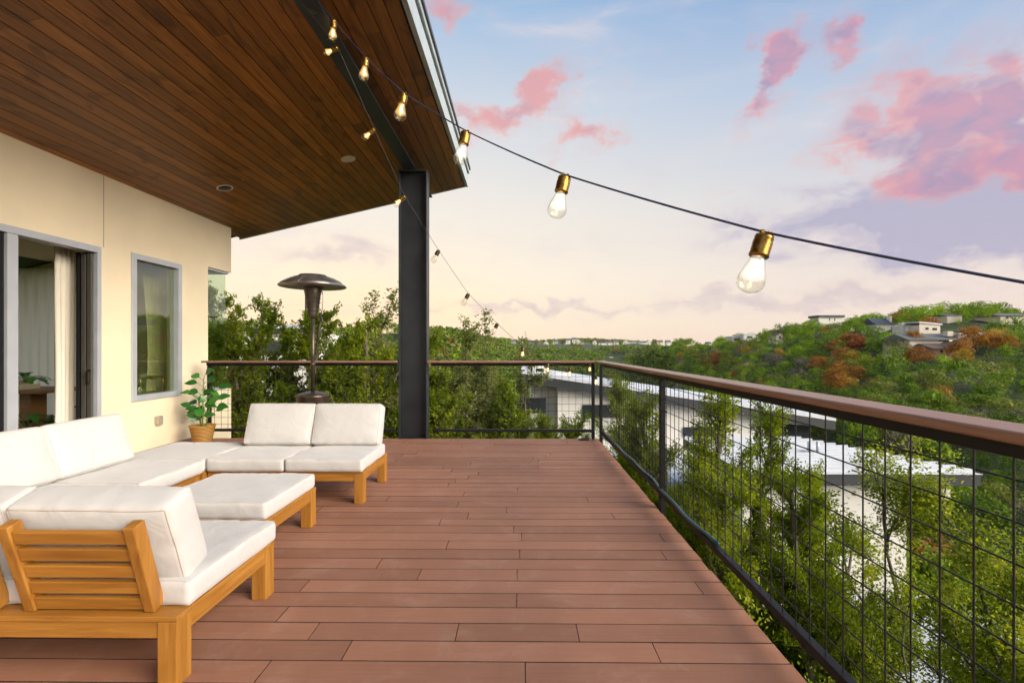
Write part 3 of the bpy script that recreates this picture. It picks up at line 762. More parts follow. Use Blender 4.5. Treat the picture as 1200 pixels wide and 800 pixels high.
def room():
    tag(wavy('curtain',-5.28,-5.34,5.38,5.64,.02,2.6,M['curtain'],4,.035),'cream linen curtain drawn back beside the open sliding door','curtain')
    tag(wavy('curtain',-7.1,-8.75,7.78,7.78,.05,2.66,M['sheer'],11,.03),'pale sheer curtain over the window at the back of the room','curtain')
    tag(wavy('curtain',-5.60,-5.42,7.00,7.50,.02,2.62,M['curtain'],4,.03,taper=.3),'narrow gathered curtain seen through the tall fixed window','curtain')
    # table
    e=empty('dining_table',(-7.45,7.02,0),0,'dark wooden dining table on a thick pedestal inside the room','table')
    MB().box(-.72,.72,-.42,.42,.70,.745).build('tabletop',M['table'],e,bevel=.004)
    MB().box(.12,.30,-.12,.12,.06,.6995).build('pedestal',M['table'],e,bevel=.01)
    MB().box(-.1,.5,-.25,.25,0,.059).build('foot',M['table'],e,bevel=.01)
    e=empty('serving_tray',(-7.35,6.85,.746),0,'shallow pale tray on the dining table','tray')
    MB().box(-.24,.24,-.15,.15,0,.012).build('tray_base',M['shell'],e,bevel=.004)
    MB().box(-.24,.24,-.15,-.135,.0125,.07).box(-.24,.24,.135,.15,.0125,.07).box(-.24,-.225,-.134,.134,.0125,.07).box(.225,.24,-.134,.134,.0125,.07).build('tray_rim',M['shell'],e,bevel=.003)
    # shell chair
    def chair(x,y,rz,mat,label):
        e=empty('dining_chair',(x,y,0),rz,label,'chair')
        mb=MB();vs=[];fs=[];n=12
        for i in range(n+1):
            t=i/n
            if t<.5: yy=-.22+t*2*.42; zz=.45-.02*math.sin(t*2*math.pi)
            else: u=(t-.5)*2; yy=.20+.09*u; zz=.45+.36*u
            w=.24-(.05*max(0,t-.6)/.4)
            for j in range(9):
                s=(j-4)/4; vs.append((s*w,yy-.03*s*s*(1 if t>.5 else 0),zz+.045*s*s*(1 if t<.6 else .3)))
        for i in range(n):
            for j in range(8):
                a=i*9+j; fs.append((a,a+1,a+10,a+9))
        o=mb.add(vs,fs,True).build('seat_shell',mat,e); s=o.modifiers.new('s','SOLIDIFY'); s.thickness=.012
        for sx in (-1,1):
            for sy in (-1,1):
                MB().tube([(sx*.12,sy*.1,.43),(sx*.2,sy*.2,0)],[.014,.010],8).build('leg',M['table'],e)
    chair(-7.25,6.15,R(175),M['shell'],'beige shell chair drawn up to the near side of the dining table')
    chair(-6.45,7.25,R(-80),M['black'],'dark chair at the right-hand end of the dining table')
    # monstera in pot below/behind the table
    def monstera(x,y,z,h,label,n=8,pot=.16):
        e=empty('monstera_plant',(x,y,z),0,label,'plant')
        MB().lathe([(pot*.7,0),(pot,.02),(pot*1.05,pot*1.6),(pot*.95,pot*1.6),(pot*.9,pot*1.4),(0,pot*1.4)],24).build('pot',M['shell'],e)
        lv=MB();st=MB();rnd=random.Random(int(h*100))
        for i in range(n):
            a=i*2.4; d=Vector((math.cos(a),math.sin(a),0)); b=Vector((0,0,pot*1.4)); tip=d*rnd.uniform(.12,.3)*h*1.6+Vector((0,0,h*rnd.uniform(.6,1)))
            st.tube([b,(b+tip)/2+Vector((0,0,.05)),tip],.006,6)
            leaf_blade(lv,tip,(d.x,d.y,.1),(0,0,1),.26,.22,.5,10,.15,notch=.45)
        st.build('stem',M['stem'],e); o=lv.build('leaf',M['houseplant'],e); add_tint(o,2,33)
    monstera(-6.62,6.35,0,.5,'monstera with split leaves in a pot on the floor by the dining table',9)
    monstera(-7.55,7.2,.746,.22,'small leafy plant standing on the dining table',6,.07)
    # gold bar cart
    e=empty('bar_cart',(-5.42,6.62,0),0,'gold tube bar cart behind the tall fixed window','cart')
    mb=MB()
    for sx in (-.17,.17):
        for sy in (-.36,.36): mb.tube([(sx,sy,.04),(sx,sy,.80),(sx,sy*.9,.93)],.010,8)
        mb.tube([(sx,-.36,.70),(sx,.36,.70)],.008,8); mb.tube([(sx,-.324,.93),(sx,-.2,.97),(sx,.2,.90),(sx,.324,.93)],.010,8)
    for sy in (-.36,.36): mb.tube([(-.17,sy,.70),(.17,sy,.70)],.008,8); mb.tube([(-.17,sy*.9,.93),(.17,sy*.9,.93)],.010,8)
    mb.build('cart_frame',M['gold'],e)
    MB().box(-.165,.165,-.355,.355,.705,.715).box(-.165,.165,-.355,.355,.25,.26).build('shelf',M['gold'],e)
    for y,s,l in ((-.18,1.0,'round glass decanter with stopper on the near end of the bar cart'),(.10,.75,'smaller glass decanter on the far end of the bar cart')):
        d=empty('decanter',(-5.42,6.62+y,.7155),0,l,'decanter')
        MB().lathe([(.0,.0),(.07*s,.002),(.08*s,.03*s),(.075*s,.12*s),(.025*s,.17*s),(.02*s,.21*s),(.03*s,.225*s)],24).build('body',M['decanter'],d)
        MB().lathe([(.012,.205*s),(.03,.235*s),(.03,.26*s),(0,.28*s)],20).build('stopper',M['decanter'],d)
room()

# ------------------------------------------------------------------ string lights
def bulb(parent,p,axis,s,lit,sockmat):
    """p = cable point, axis = direction the bulb hangs"""
    a=Vector(axis).normalized(); q=Vector((0,0,-1)).rotation_difference(a)
    M4=Matrix.Translation(Vector(p))@q.to_matrix().to_4x4()
    so=MB().lathe([(.0,-.001),(.0205*s,-.002),(.0218*s,-.009),(.0208*s,-.013),(.0222*s,-.018),(.0218*s,-.046),(.0230*s,-.050),(.0215*s,-.054)],20,M=M4)
    so.box(-.012*s,-.004*s,-.004,.004,-.002,.010,M4).box(.004*s,.012*s,-.004,.004,-.002,.010,M4)
    so.build('socket',sockmat,parent)
    g=MB().lathe([(.0165*s,-.0545),(.0180*s,-.062),(.0225*s,-.078),(.0285*s,-.096),(.0318*s,-.111),(.0300*s,-.124),(.0215*s,-.135),(.010*s,-.1395),(0,-.1405)],24,M=M4).build('bulb',M['bulbglass'],parent)
    f=MB()
    if lit:
        f.lathe([(0,-.060),(.004*s,-.064),(.007*s,-.078),(.007*s,-.092),(.005*s,-.104),(0,-.110)],12,M=M4)
        f.build('filament',M['filwhite'] if lit==2 else M['fil'],g)
        q=MB().lathe([(.0145*s,-.0555),(.0165*s,-.066),(.0215*s,-.081),(.0265*s,-.097),(.0275*s,-.106),(.0,-.1065)],20,M=M4)
        q.build('glow',M['glowwhite'] if lit==2 else M['glow'],g)
    else:
        f.tube([M4@Vector((-.004,0,-.06)),M4@Vector((-.006,0,-.10)),M4@Vector((.006,0,-.10)),M4@Vector((.004,0,-.06))],.0015,5)
        f.build('filament',M['gold'],g)
def sag_path(pts,n=8,sag=.02):
    out=[]
    for i in range(len(pts)-1):
        a,b=Vector(pts[i]),Vector(pts[i+1]); s=sag*(b-a).length
        for j in range(n):
            t=j/n; p=a.lerp(b,t); p.z-=s*4*t*(1-t)*.5; out.append(p)
    out.append(Vector(pts[-1])); return out
def strings():
    e=empty('string_lights',(0,0,0),0,'thick string of large glass bulbs sloping from the roof beam down to the near right','string lights')
    P=[W(367,-8,3.75),W(390,22,3.40),W(428,66,2.97),W(473,108,2.50),W(546,153,2.04),W(662,205,1.575),W(895,273,1.13)]
    # cable height stays continuous
    end=Vector((1.13,.55,1.20)); mid=W(1200,333,.835)
    top=Vector((-1.66,4.1,3.985))
    MB().tube(sag_path([top]+P+[mid,end],8,.012),.0030,8).build('cable',M['cable'],e)
    ax=[(-.05,0,-1),(-.06,.02,-1),(-.12,.02,-1),(-.18,.0,-1),(-.20,.0,-1),(-.24,.0,-1),(-.30,.02,-1)]
    for i,p in enumerate(P):
        bulb(e,p+Vector((0,0,-.006)),ax[i],1.0,1 if i<4 else 2,M['brass'])
    e=empty('string_lights',(-1.66,4.0,3.98),0,'thin string of small glass bulbs from the beam to the far right railing corner','string lights')
    T=Vector((1.66,-4.0,-3.98))
    Q=[W(388+7,54,4.05),W(432+6,150,4.30),W(474,229,4.56),W(514,293,4.86),W(549,344,5.15),W(583,379,5.5),W(612.5,406,5.79),W(642,425,6.14),W(667.5,430,6.48),W(691,425,6.81)]
    st=Vector((-1.70,3.4,3.985)); en=Vector((1.09,6.99,1.07))
    MB().tube([p+T for p in sag_path([st]+Q+[en],6,.015)],.0022,6).build('cable',M['cable2'],e)
    for i,p in enumerate(Q):
        lit=1 if i<3 or i>=6 else 0
        a=(-1,.1,-.35) if i<1 else ((-.8,0,-.7) if i<3 else (-.55,0,-1) if i<6 else (0,0,-1))
        bulb(e,p+T+Vector((0,0,-.004)),a,1.0 if i<6 else .9,lit,M['brass'] if i<3 else M['bronze'])
    bulb(e,W(698.5,440,6.95)+T,(0,0,-1),.85,1,M['bronze'])
strings()
# ------------------------------------------------------------------ terrain
EL=[(-180,.02),(-90,.03),(-50,.045),(-25,.045),(-14,.042),(-10,.036),(-6,.026),(-3.5,.016),(0,.0115),(6,.0125),(12,.012),(15,.0115),(17.5,.0125),(20,.017),(22.6,.022),(25,.031),(27.5,.040),(30,.046),(32.5,.055),(36,.066),(39.5,.078),(43,.076),(46.5,.073),(55,.07),(80,.05),(120,.04),(180,.02)]
RR=[(-180,300),(-90,300),(-50,350),(-14,350),(-9,420),(-4,800),(-1,1400),(13,1400),(16,900),(18,420),(20,400),(28,330),(40,310),(60,310),(120,300),(180,300)]
RV=[(-180,60),(-30,90),(-8,140),(0,300),(14,260),(18,95),(25,85),(120,85),(180,60)]
ZV=[(-180,-20),(-30,-24),(-8,-40),(0,-58),(14,-55),(18,-38),(25,-36),(120,-34),(180,-20)]
def tab(T,a): return np.interp(a,[p[0] for p in T],[p[1] for p in T])
def fnoise(x,y):
    return (np.sin(x*.021+1.3)*np.cos(y*.017+.4)+.6*np.sin(x*.047+y*.039)+.4*np.cos(y*.083-x*.061+2))
def ground_z(x,y):
    x=np.asarray(x,float); y=np.asarray(y,float)
    r=np.hypot(x,y); a=np.degrees(np.arctan2(x,y)); el=tab(EL,a); rr=tab(RR,a); rv=tab(RV,a); zv=tab(ZV,a)
    c=np.maximum(np.cos(np.radians(a)),.45)
    zr=CH+el*rr*c-5.0-np.clip((a-18)/12,0,1)*2.5
    near=-5.2-1.3*np.clip((x-1)/8,0,2)
    t1=np.clip((r-10)/(rv-10),0,1); z1=near+(zv-near)*(t1**1.15)
    t2=np.clip((r-rv)/(rr-rv),0,1.0); z2=zv+(zr-zv)*np.sin(np.pi/2*t2)**.95
    z3=zr-(r-rr)*.045
    z=np.where(r<rv,z1,np.where(r<rr,z2,z3))
    amp=np.clip((r-25)/80,0,1)*np.clip((rr*1.0-r)/60+.15,.15,1)*3.2
    return z+fnoise(x,y)*amp
def terrain():
    na=260; ra=np.concatenate([[0.01],np.geomspace(2.5,1900,140)])
    az=np.concatenate([np.linspace(-180,-62,22)[:-1],np.linspace(-62,70,na),np.linspace(70,180,22)[1:]])
    A,Rr=np.meshgrid(np.radians(az),ra); X=Rr*np.sin(A); Y=Rr*np.cos(A); Z=ground_z(X,Y)
    vs=np.stack([X.ravel(),Y.ravel(),Z.ravel()],1); m=len(az); fs=[]
    for i in range(len(ra)-1):
        for j in range(m-1):
            a=i*m+j; fs.append((a,a+m,a+m+1,a+1))
    me=bpy.data.meshes.new('ground'); me.from_pydata(vs.tolist(),[],fs); me.materials.append(M['ground'])
    me.polygons.foreach_set('use_smooth',[True]*len(fs)); me.update()
    tag(linkmesh('ground',me),kind='structure')
terrain()
def gz(x,y): return float(ground_z(x,y))

# ------------------------------------------------------------------ foliage meshes
def quads_mesh(name,C,Adir,Bdir,L,Wd,tint,mat,fold=0.0):
    """one diamond leaf per row: centre, long axis, short axis, length, width"""
    n=len(C); L=np.broadcast_to(L,(n,))[:,None]; Wd=np.broadcast_to(Wd,(n,))[:,None]
    V=np.empty((n,4,3)); V[:,0]=C-Adir*L*.5; V[:,1]=C+Bdir*Wd*.5-Adir*L*.05; V[:,2]=C+Adir*L*.5; V[:,3]=C-Bdir*Wd*.5-Adir*L*.05
    me=bpy.data.meshes.new(name); me.vertices.add(n*4); me.vertices.foreach_set('co',V.reshape(-1).astype(np.float32))
    me.loops.add(n*4); me.loops.foreach_set('vertex_index',np.arange(n*4,dtype=np.int32))
    me.polygons.add(n); me.polygons.foreach_set('loop_start',np.arange(0,n*4,4,dtype=np.int32)); me.polygons.foreach_set('loop_total',np.full(n,4,dtype=np.int32))
    me.update(calc_edges=True)
    at=me.attributes.new('tint','FLOAT','POINT'); at.data.foreach_set('value',np.repeat(np.clip(tint,0,1),4).astype(np.float32))
    me.materials.append(mat); return me
def unit(v): return v/np.maximum(np.linalg.norm(v,axis=1,keepdims=True),1e-9)
def perp(A,rng):
    b=rng.normal(size=A.shape); b-=A*np.sum(A*b,1,keepdims=True); return unit(b)
def tree_meshes(kind,seed,H,R_,mat,leaf=(.07,.028),dens=1.0,bark='bark',lowest=.12):
    rng=np.random.default_rng(seed); segs=[]; tw=[]      # twig: p0, dir, length, tint
    def limb(p,d,L,r,up,steps,wob):
        pts=[p.copy()]; dd=d.copy()
        for i in range(steps):
            dd=dd+rng.normal(size=3)*wob+np.array([0,0,up]); dd/=np.linalg.norm(dd); p=p+dd*L/steps; pts.append(p.copy())
        segs.append((pts,[r*(1-.75*i/steps) for i in range(steps+1)])); return pts
    if kind=='juniper':
        nlead=rng.integers(2,4)
        leads=[]
        base=np.array([0,0,0.])
        for k in range(nlead):
            a=rng.uniform(0,2*np.pi); d=np.array([np.cos(a)*.16*k,np.sin(a)*.16*k,1.]); d/=np.linalg.norm(d)
            leads.append(limb(base,d,H*(1-.13*k),.11*H/7,.05,12,.035))
        for pts in leads:
            pts=np.array(pts); nl=int(30*dens**.5)
            for i in range(nl):
                h=lowest+(1-lowest)*((i+rng.uniform(0,1))/nl); j=h*(len(pts)-1); q=pts[int(j)]+(pts[min(int(j)+1,len(pts)-1)]-pts[int(j)])*(j-int(j))
                prof=(1-h)**.62*(.55+.6*min(1,h/.35)); L=R_*prof*rng.uniform(.55,1.25)+.22
                a=rng.uniform(0,2*np.pi); inc=rng.uniform(.25,.9)+.8*h
                d=np.array([np.cos(a),np.sin(a),inc]); d/=np.linalg.norm(d)
                lp=np.array(limb(q,d,L,.028*L+.008,.045,6,.10)); tl=rng.uniform(.1,.9)
                ns=int(5+L*9)
                for s in range(ns):
                    t=.12+.88*(s+rng.uniform(0,1))/ns; jj=min(t*6,5.999); q2=lp[int(jj)]+(lp[int(jj)+1]-lp[int(jj)])*(jj-int(jj))
                    dd=(lp[int(jj)+1]-lp[int(jj)]); dd/=np.linalg.norm(dd)
                    v=dd*.8+rng.normal(size=3)*.65+np.array([0,0,.25]); v/=np.linalg.norm(v)
                    tw.append((q2,v,rng.uniform(.16,.42)*(1-.35*t)+.06,np.clip(tl*.5+rng.uniform(0,.5),0,1)))
        per=int(34*dens)
    else:
        def rec(p,d,L,r,dep):
            pts=limb(p,d,L,r,.02 if dep else .0,5,.22 if kind=='oak' else .14)
            if dep>=4:
                for q in pts[1:]:
                    v=rng.normal(size=3); v/=np.linalg.norm(v); tw.append((q,v,rng.uniform(.14,.30),rng.uniform(0,1)))
                return
            kids=rng.integers(2,4) if dep else rng.integers(5,7)
            for k in range(kids):
                q=np.array(pts[rng.integers(3,6)]); dd=np.array(pts[-1])-np.array(pts[-2]); dd/=np.linalg.norm(dd)
                sp=.75 if dep else 1.0
                v=dd+rng.normal(size=3)*sp; v[2]+=.10+ (.25 if dep==0 else 0); v/=np.linalg.norm(v)
                rec(q,v,L*rng.uniform(.62,.85),r*.62,dep+1)
            for s in range(2 if dep>=2 else 0):
                q=np.array(pts[rng.integers(2,6)]); v=rng.normal(size=3); v/=np.linalg.norm(v); tw.append((q,v,rng.uniform(.15,.3),rng.uniform(0,1)))
        rec(np.array([0,0,0.]),np.array([.12,.05,1.]),H*.34,.14*H/7,0)
        # scale the skeleton to the wanted crown
        allp=np.array([t[0] for t in tw]); ext=np.percentile(np.hypot(allp[:,0],allp[:,1]),95); zt=np.percentile(allp[:,2],99)
        sx=R_/ext; sz=H/zt
        tw=[(t[0]*[sx,sx,sz],t[1],t[2],t[3]) for t in tw]; segs2=[]
        for pts,rr in segs: segs2.append(([np.array(p)*[sx,sx,sz] for p in pts],rr))
        segs=segs2; per=int(46*dens)
    P=np.array([t[0] for t in tw]); D=np.array([t[1] for t in tw]); Lt=np.array([t[2] for t in tw]); Tt=np.array([t[3] for t in tw])
    idx=np.repeat(np.arange(len(tw)),per); n=len(idx); t=rng.uniform(0,1,n)
    spread=(.20 if kind=='juniper' else .55)
    C=P[idx]+D[idx]*(t*Lt[idx])[:,None]+rng.normal(size=(n,3))*(Lt[idx]*spread*(1-.5*t))[:,None]
    if kind=='juniper': A=unit(D[idx]+rng.normal(size=(n,3))*.55)
    else: A=unit(rng.normal(size=(n,3))*[1,1,.6]+[0,0,-.1])
    B=perp(A,rng)
    sc=rng.uniform(.65,1.3,n)
    crown=quads_mesh('crown',C,A,B,leaf[0]*sc,leaf[1]*sc,Tt[idx]*.65+rng.uniform(0,.35,n),mat)
    mb=MB()
    for pts,rr in segs:
        if rr[0]>.006: mb.tube(pts,[max(.004,q) for q in rr],7 if rr[0]>.04 else 5,caps=False)
    tm=bpy.data.meshes.new('trunk'); tm.from_pydata([tuple(p) for p in mb.v],[],mb.f); tm.materials.append(M[bark]); tm.polygons.foreach_set('use_smooth',[True]*len(mb.f)); tm.update()
    return crown,tm
def place_tree(name,meshes,x,y,ztop,H,rz,label,cat='tree',group=None,sx=1.0,zbase=None):
    zb=ztop-H
    e=empty(name,(x,y,zb),rz,label,cat,group); e.scale=(sx,sx,1)
    linkmesh('crown',meshes[0],e); linkmesh('trunk',meshes[1],e)
    return e

# ------------------------------------------------------------------ near trees
JA=tree_meshes('juniper',101,8.2,2.0,M['juniper'],(.088,.038),1.25,'rock')
JB=tree_meshes('juniper',102,8.2,1.7,M['juniper'],(.088,.038),1.25,'rock')
JC=tree_meshes('juniper',103,7.2,2.3,M['juniperdark'],(.088,.038),1.25,'rock')
JD=tree_meshes('juniper',104,7.0,1.25,M['juniper'],(.048,.020),2.3,'bark')
JE=tree_meshes('juniper',105,6.6,1.4,M['juniper'],(.047,.019),2.3,'bark')
OA=tree_meshes('oak',201,6.2,2.6,M['oak'],(.054,.029),2.5,'rock')
OB=tree_meshes('oak',202,6.0,2.4,M['oak'],(.052,.028),2.5,'bark')
OC=tree_meshes('oak',203,8.0,3.2,M['olive'],(.11,.045),1.5,'bark')
def pt(name,ms,px,py,Z,H,rz,label,sx=1.0):
    w=W(px,py,Z)+Vector((0,0,-.35)); return place_tree(name,ms,w.x,w.y,w.z,H,rz,label,'tree',None,sx)
# behind the far railing, left to right
pt('juniper_tree',JB,262,322,11.0,8.2,.3,'slender juniper rising highest beside the corner window of the house')
pt('juniper_tree',JA,300,343,12.5,8.2,1.9,'juniper with sunlit tips left of the patio heater')
pt('juniper_tree',JC,232,372,9.6,7.2,2.9,'dark juniper seen through the glass of the corner window')
pt('juniper_tree',JB,343,352,11.5,8.2,4.0,'feathery juniper right behind the reflector of the patio heater')
pt('juniper_tree',JC,395,362,12.6,7.2,.9,'dark juniper between the patio heater and the steel column')
pt('live_oak',OC,440,352,13.5,8.0,1.2,'broad grey-green tree just left of the steel column')
pt('juniper_tree',JA,425,372,10.6,8.2,5.1,'full juniper low behind the right-hand cushion of the far loveseat')
pt('juniper_tree',JA,318,392,9.6,8.2,3.4,'full juniper low behind the left-hand cushion of the far loveseat')
pt('juniper_tree',JB,516,384,10.6,8.2,2.2,'bright green juniper immediately right of the steel column')
pt('live_oak',OC,590,402,15.5,8.0,3.1,'soft grey-green tree rising behind the middle of the far railing')
pt('juniper_tree',JA,556,446,9.9,8.2,.2,'bright juniper filling the wire grid right of the steel column')
pt('juniper_tree',JD,655,482,9.4,7.0,1.0,'small juniper tip in front of the white neighbouring wall')
pt('juniper_tree',JC,480,425,9.4,7.2,4.4,'dark juniper directly behind the foot of the steel column')
# along the right-hand railing
pt('juniper_tree',JD,733,438,9.6,7.0,.5,'narrow juniper right behind the far corner of the railings')
pt('juniper_tree',JD,778,452,8.8,7.0,2.6,'narrow juniper behind the tall middle post of the right railing')
pt('juniper_tree',JD,822,444,7.6,7.0,3.7,'forked juniper reaching the handrail right of the middle post',1.05)
pt('juniper_tree',JD,868,462,7.9,7.0,5.2,'juniper whose right fork touches the handrail shadow',.9)
pt('juniper_tree',JE,745,505,8.4,6.6,1.3,'dark juniper hugging the deck edge near the far corner')
pt('juniper_tree',JE,940,540,6.8,6.6,4.6,'dark juniper in front of the ribbed white roof')
pt('live_oak',OA,1075,545,6.3,6.2,.8,'spreading live oak with bright leaves filling the lower right of the wire grid')
pt('live_oak',OB,1250,575,6.0,6.0,2.4,'live oak at the right edge of the view below the handrail',1.0)
pt('live_oak',OB,935,690,3.9,6.0,4.2,'low oak crown close under the deck edge',.55)

pt('juniper_tree',JD,688,476,9.3,7.0,3.0,'juniper tip in front of the neighbouring dark window band, left of the corner post')
pt('live_oak',OA,1172,600,7.4,6.2,3.9,'live oak crown between the two other oaks at lower right',.9)
pt('live_oak',OB,1040,690,5.4,6.0,1.1,'low live oak in front of the spreading oak at bottom right',.6)

# ------------------------------------------------------------------ neighbouring white house
def neighbour():
    e=empty('modern_house',(8,25,-9),0,'white modern house below the deck with long pitched roofs','house')
    T=Matrix.Translation((-8,-25,9))
    def slab(mb,p0,p1,t0,t1,back,drop,mi=0):
        a=Vector(p0)-Vector((8,25,-9)); b=Vector(p1)-Vector((8,25,-9)); k=Vector((0,back,-drop))
        mb.hexa([a+Vector((0,0,t0)),b+Vector((0,0,t0)),b+k+Vector((0,0,t0)),a+k+Vector((0,0,t0))],[a+Vector((0,0,t1)),b+Vector((0,0,t1)),b+k+Vector((0,0,t1)),a+k+Vector((0,0,t1))],mi)
    a=W(611,434,25); b=W(977,489,25)
    mb=MB(); slab(mb,a,b,-.16,0,7,-.02); mb.build('roof',M['whiteroof'],e)
    mb=MB(); slab(mb,a+Vector((.02,.02,0)),b+Vector((-.02,.02,0)),-.62,-.162,6.9,0); mb.build('roof_edge',M['darkfascia'],e)
    # walls below the pitched roof
    def wallpoly(x0,x1,D,d,zb,top): # wedge topped wall following the roof slope
        def zt(x): return a.z+(b.z-a.z)*(x-a.x)/(b.x-a.x)-top
        return ([Vector((x0,D,zb)),Vector((x1,D,zb)),Vector((x1,D+d,zb)),Vector((x0,D+d,zb))],[Vector((x0,D,zt(x0))),Vector((x1,D,zt(x1))),Vector((x1,D+d,zt(x1))),Vector((x0,D+d,zt(x0)))])
    off=Vector((-8,-25,9))
    mb=MB(); lo,hi=wallpoly(2.0,13.0,25.6,5.5,-13,.625); mb.hexa([p+off for p in lo],[p+off for p in hi])
    lo,hi=wallpoly(.6,1.99,26.4,4.6,-13,.625); mb.hexa([p+off for p in lo],[p+off for p in hi])
    mb.build('wall',M['whitewall'],e)
    # dark bands of windows set in the wall
    for (x0,x1,y0,y1,l) in ((600,640,466,484,''),(683,762,474,489,''),(800,850,500,511,'')):
        p=W(x0,y1,25.55); q=W(x1,y0,25.55); f=MB().box(p.x,q.x,25.52,25.595,p.z,q.z,T).build('window',M['darkglass'],e)
    p=W(898,513,25.5); q=W(950,489,25.5)
    MB().box(p.x+.1,q.x,25.75,31.0,p.z,q.z+.2,T).build('window',M['darkglass'],e)
    p=W(886,500,25.4); q=W(974,486,25.4)
    lo=[Vector((p.x,25.3,p.z+.35)),Vector((q.x,25.3,p.z+.0)),Vector((q.x,29,p.z+.0)),Vector((p.x,29,p.z+.35))]; 
    MB().hexa([v+off for v in lo],[v+off+Vector((0,0,.34)) for v in lo]).build('overhang',M['whitewall'],e)
    # upper terrace with lapped cladding left of the ribbed roof
    p=W(845,540,21); MB().box(4.0,12.9,19.8,25.5,-4.4,-4.15,T).box(4.1,12.8,20,25.4,-13,-4.41,T).build('terrace_roof',M['whiteroof'],e)
    # ribbed standing seam roof
    z=-2.3; P0=(6.6,14.0);P1=(13.4,14.0);P2=(11.03,19.6);P3=(6.6,19.6)
    q=[Vector((x,y,z))+off for x,y in (P0,P1,P2,P3)]
    mb=MB(); mb.hexa([v+Vector((0,0,-.02)) for v in q],[v+Vector((0,0,.0)) for v in q])
    y=14.2
    while y<19.5:
        xr=13.4-(y-14)*(2.37/5.6); mb.box(6.6,xr+.05,y,y+.06,z+.0005,z+.11,T); y+=.42
    mb.build('ribbed_roof',M['whiteroof'],e)
    i=[Vector((x,y,z))+off for x,y in ((6.63,14.03),(13.36,14.03),(11.0,19.57),(6.63,19.57))]
    MB().hexa([v+Vector((0,0,-.36)) for v in i],[v+Vector((0,0,-.021)) for v in i]).build('roof_edge',M['darkfascia'],e)
    mb=MB(); mb.box(6.9,11.6,14.5,19.2,-13,z-.361,T); mb.box(6.2,6.45,13.4,13.65,-13,z-.6,T); mb.build('wall',M['whitewall'],e)
    lo=[Vector((11.7,14.6,z-.75)),Vector((13.0,14.6,z-.95)),Vector((12.2,17,z-.95)),Vector((11.7,17,z-.75))]
    MB().hexa([v+off for v in lo],[Vector((v.x,v.y,z-.5))+off for v in lo]).build('overhang',M['whitewall'],e)
    for vx in (9.95,10.25): MB().tube([Vector((vx,16.6,z+.02))+off,Vector((vx,16.6,z+.42))+off],.05,10).build('vent_pipe',M['alu'],e)
    # lowest flat roof
    MB().box(4.6,12.2,8.2,13.9,-6.1,-5.75,T).box(5.0,12.0,8.5,13.7,-13,-6.11,T).build('lower_roof',M['whiteroof'],e)
    MB().box(2.2,6.0,13.3,18.5,-5.2,-4.9,T).box(2.4,5.9,13.5,18.3,-13,-5.21,T).build('lower_roof',M['whiteroof'],e)
    for x,y in ((635,436),(657,441),(630,433)):
        w=W(x,y,27); MB().box(w.x-.35,w.x+.35,26.8,27.3,w.z-.35,w.z+.22,T).build('roof_vent',M['whitewall'],e)
neighbour()
def left_house():
    e=empty('white_house',W(325,380,34),0,'white flat-roofed house half hidden by junipers left of the heater','house')
    MB().box(-2.4,1.6,0,6,-.28,0).build('roof',M['whiteroof'],e)
    MB().box(-2.3,1.5,.1,5.9,-.6,-.281).build('roof_edge',M['darkfascia'],e)
    MB().box(-4.2,2.2,.4,5.6,-8,-.601).build('wall',M['whitewall'],e)
    MB().tube([(1.55,1,.0),(1.55,1,2.2)],.11,10).build('chimney_pipe',M['bronze'],e)
    MB().box(-1.5,.8,.34,.395,-2.2,-1.2).build('window',M['darkglass'],e)
left_house()

# ------------------------------------------------------------------ hillside trees
def blob_tree(seed,H,Rw,nblob,nleaf,leafsz,mat,trunk=True,name='crown'):
    rng=np.random.default_rng(seed); C=[];A=[];B=[];T=[]
    bz=rng.uniform(.38,1,nblob)**.8*H; ba=rng.uniform(0,2*np.pi,nblob); rr=Rw*np.sqrt(np.clip(1-((bz/H-.55)/.55)**2,0,1))*rng.uniform(.2,.85,nblob)
    cx=rr*np.cos(ba); cy=rr*np.sin(ba); br=rng.uniform(.24,.42,nblob)*Rw; bt=rng.uniform(0,1,nblob)
    k=rng.integers(0,nblob,nleaf); d=unit(rng.normal(size=(nleaf,3))); rad=br[k]*rng.uniform(.55,1.12,nleaf)
    C=np.stack([cx[k],cy[k],bz[k]*.92],1)+d*rad[:,None]*[1,1,.8]
    nrm=unit(d+rng.normal(size=(nleaf,3))*.45+[0,0,.25]); A=perp(nrm,rng); B=np.cross(nrm,A)
    sc=rng.uniform(.6,1.35,nleaf)
    return C,A,B,leafsz*sc,leafsz*.72*sc,bt[k]*.6+rng.uniform(0,.4,nleaf)
def far_variant(seed,H,Rw,nblob,nleaf,leafsz,mat):
    d=blob_tree(seed,H,Rw,nblob,nleaf,leafsz,mat); me=quads_mesh('tree',*d,mat)
    bm=bmesh.new(); bm.from_mesh(me); 
    # short trunk with two limbs joined to the crown mesh
    lay=bm.verts.layers.float.get('tint')
    base=[bm.verts.new((.16*math.cos(i*1.571),.16*math.sin(i*1.571),-1.5)) for i in range(4)]; top=[bm.verts.new((.1*math.cos(i*1.571)+.2,.1*math.sin(i*1.571),H*.7)) for i in range(4)]
    for i in range(4):
        f=bm.faces.new((base[i],base[(i+1)%4],top[(i+1)%4],top[i])); f.material_index=1
    bm.to_mesh(me); bm.free(); me.materials.append(M['bark']); return me
HILLMATS=['t_green','t_bright','t_dark','t_olive','t_orange','t_red','t_yellow','t_grey']
VAR={}
for mi,mn in enumerate(HILLMATS):
    for v in range(3):
        VAR[(mn,v)]=far_variant(300+mi*7+v,6.2,3.3,26,1500 if mn!='t_grey' else 1300,.34 if mn!='t_grey' else .26,M[mn])
rngt=np.random.default_rng(77)
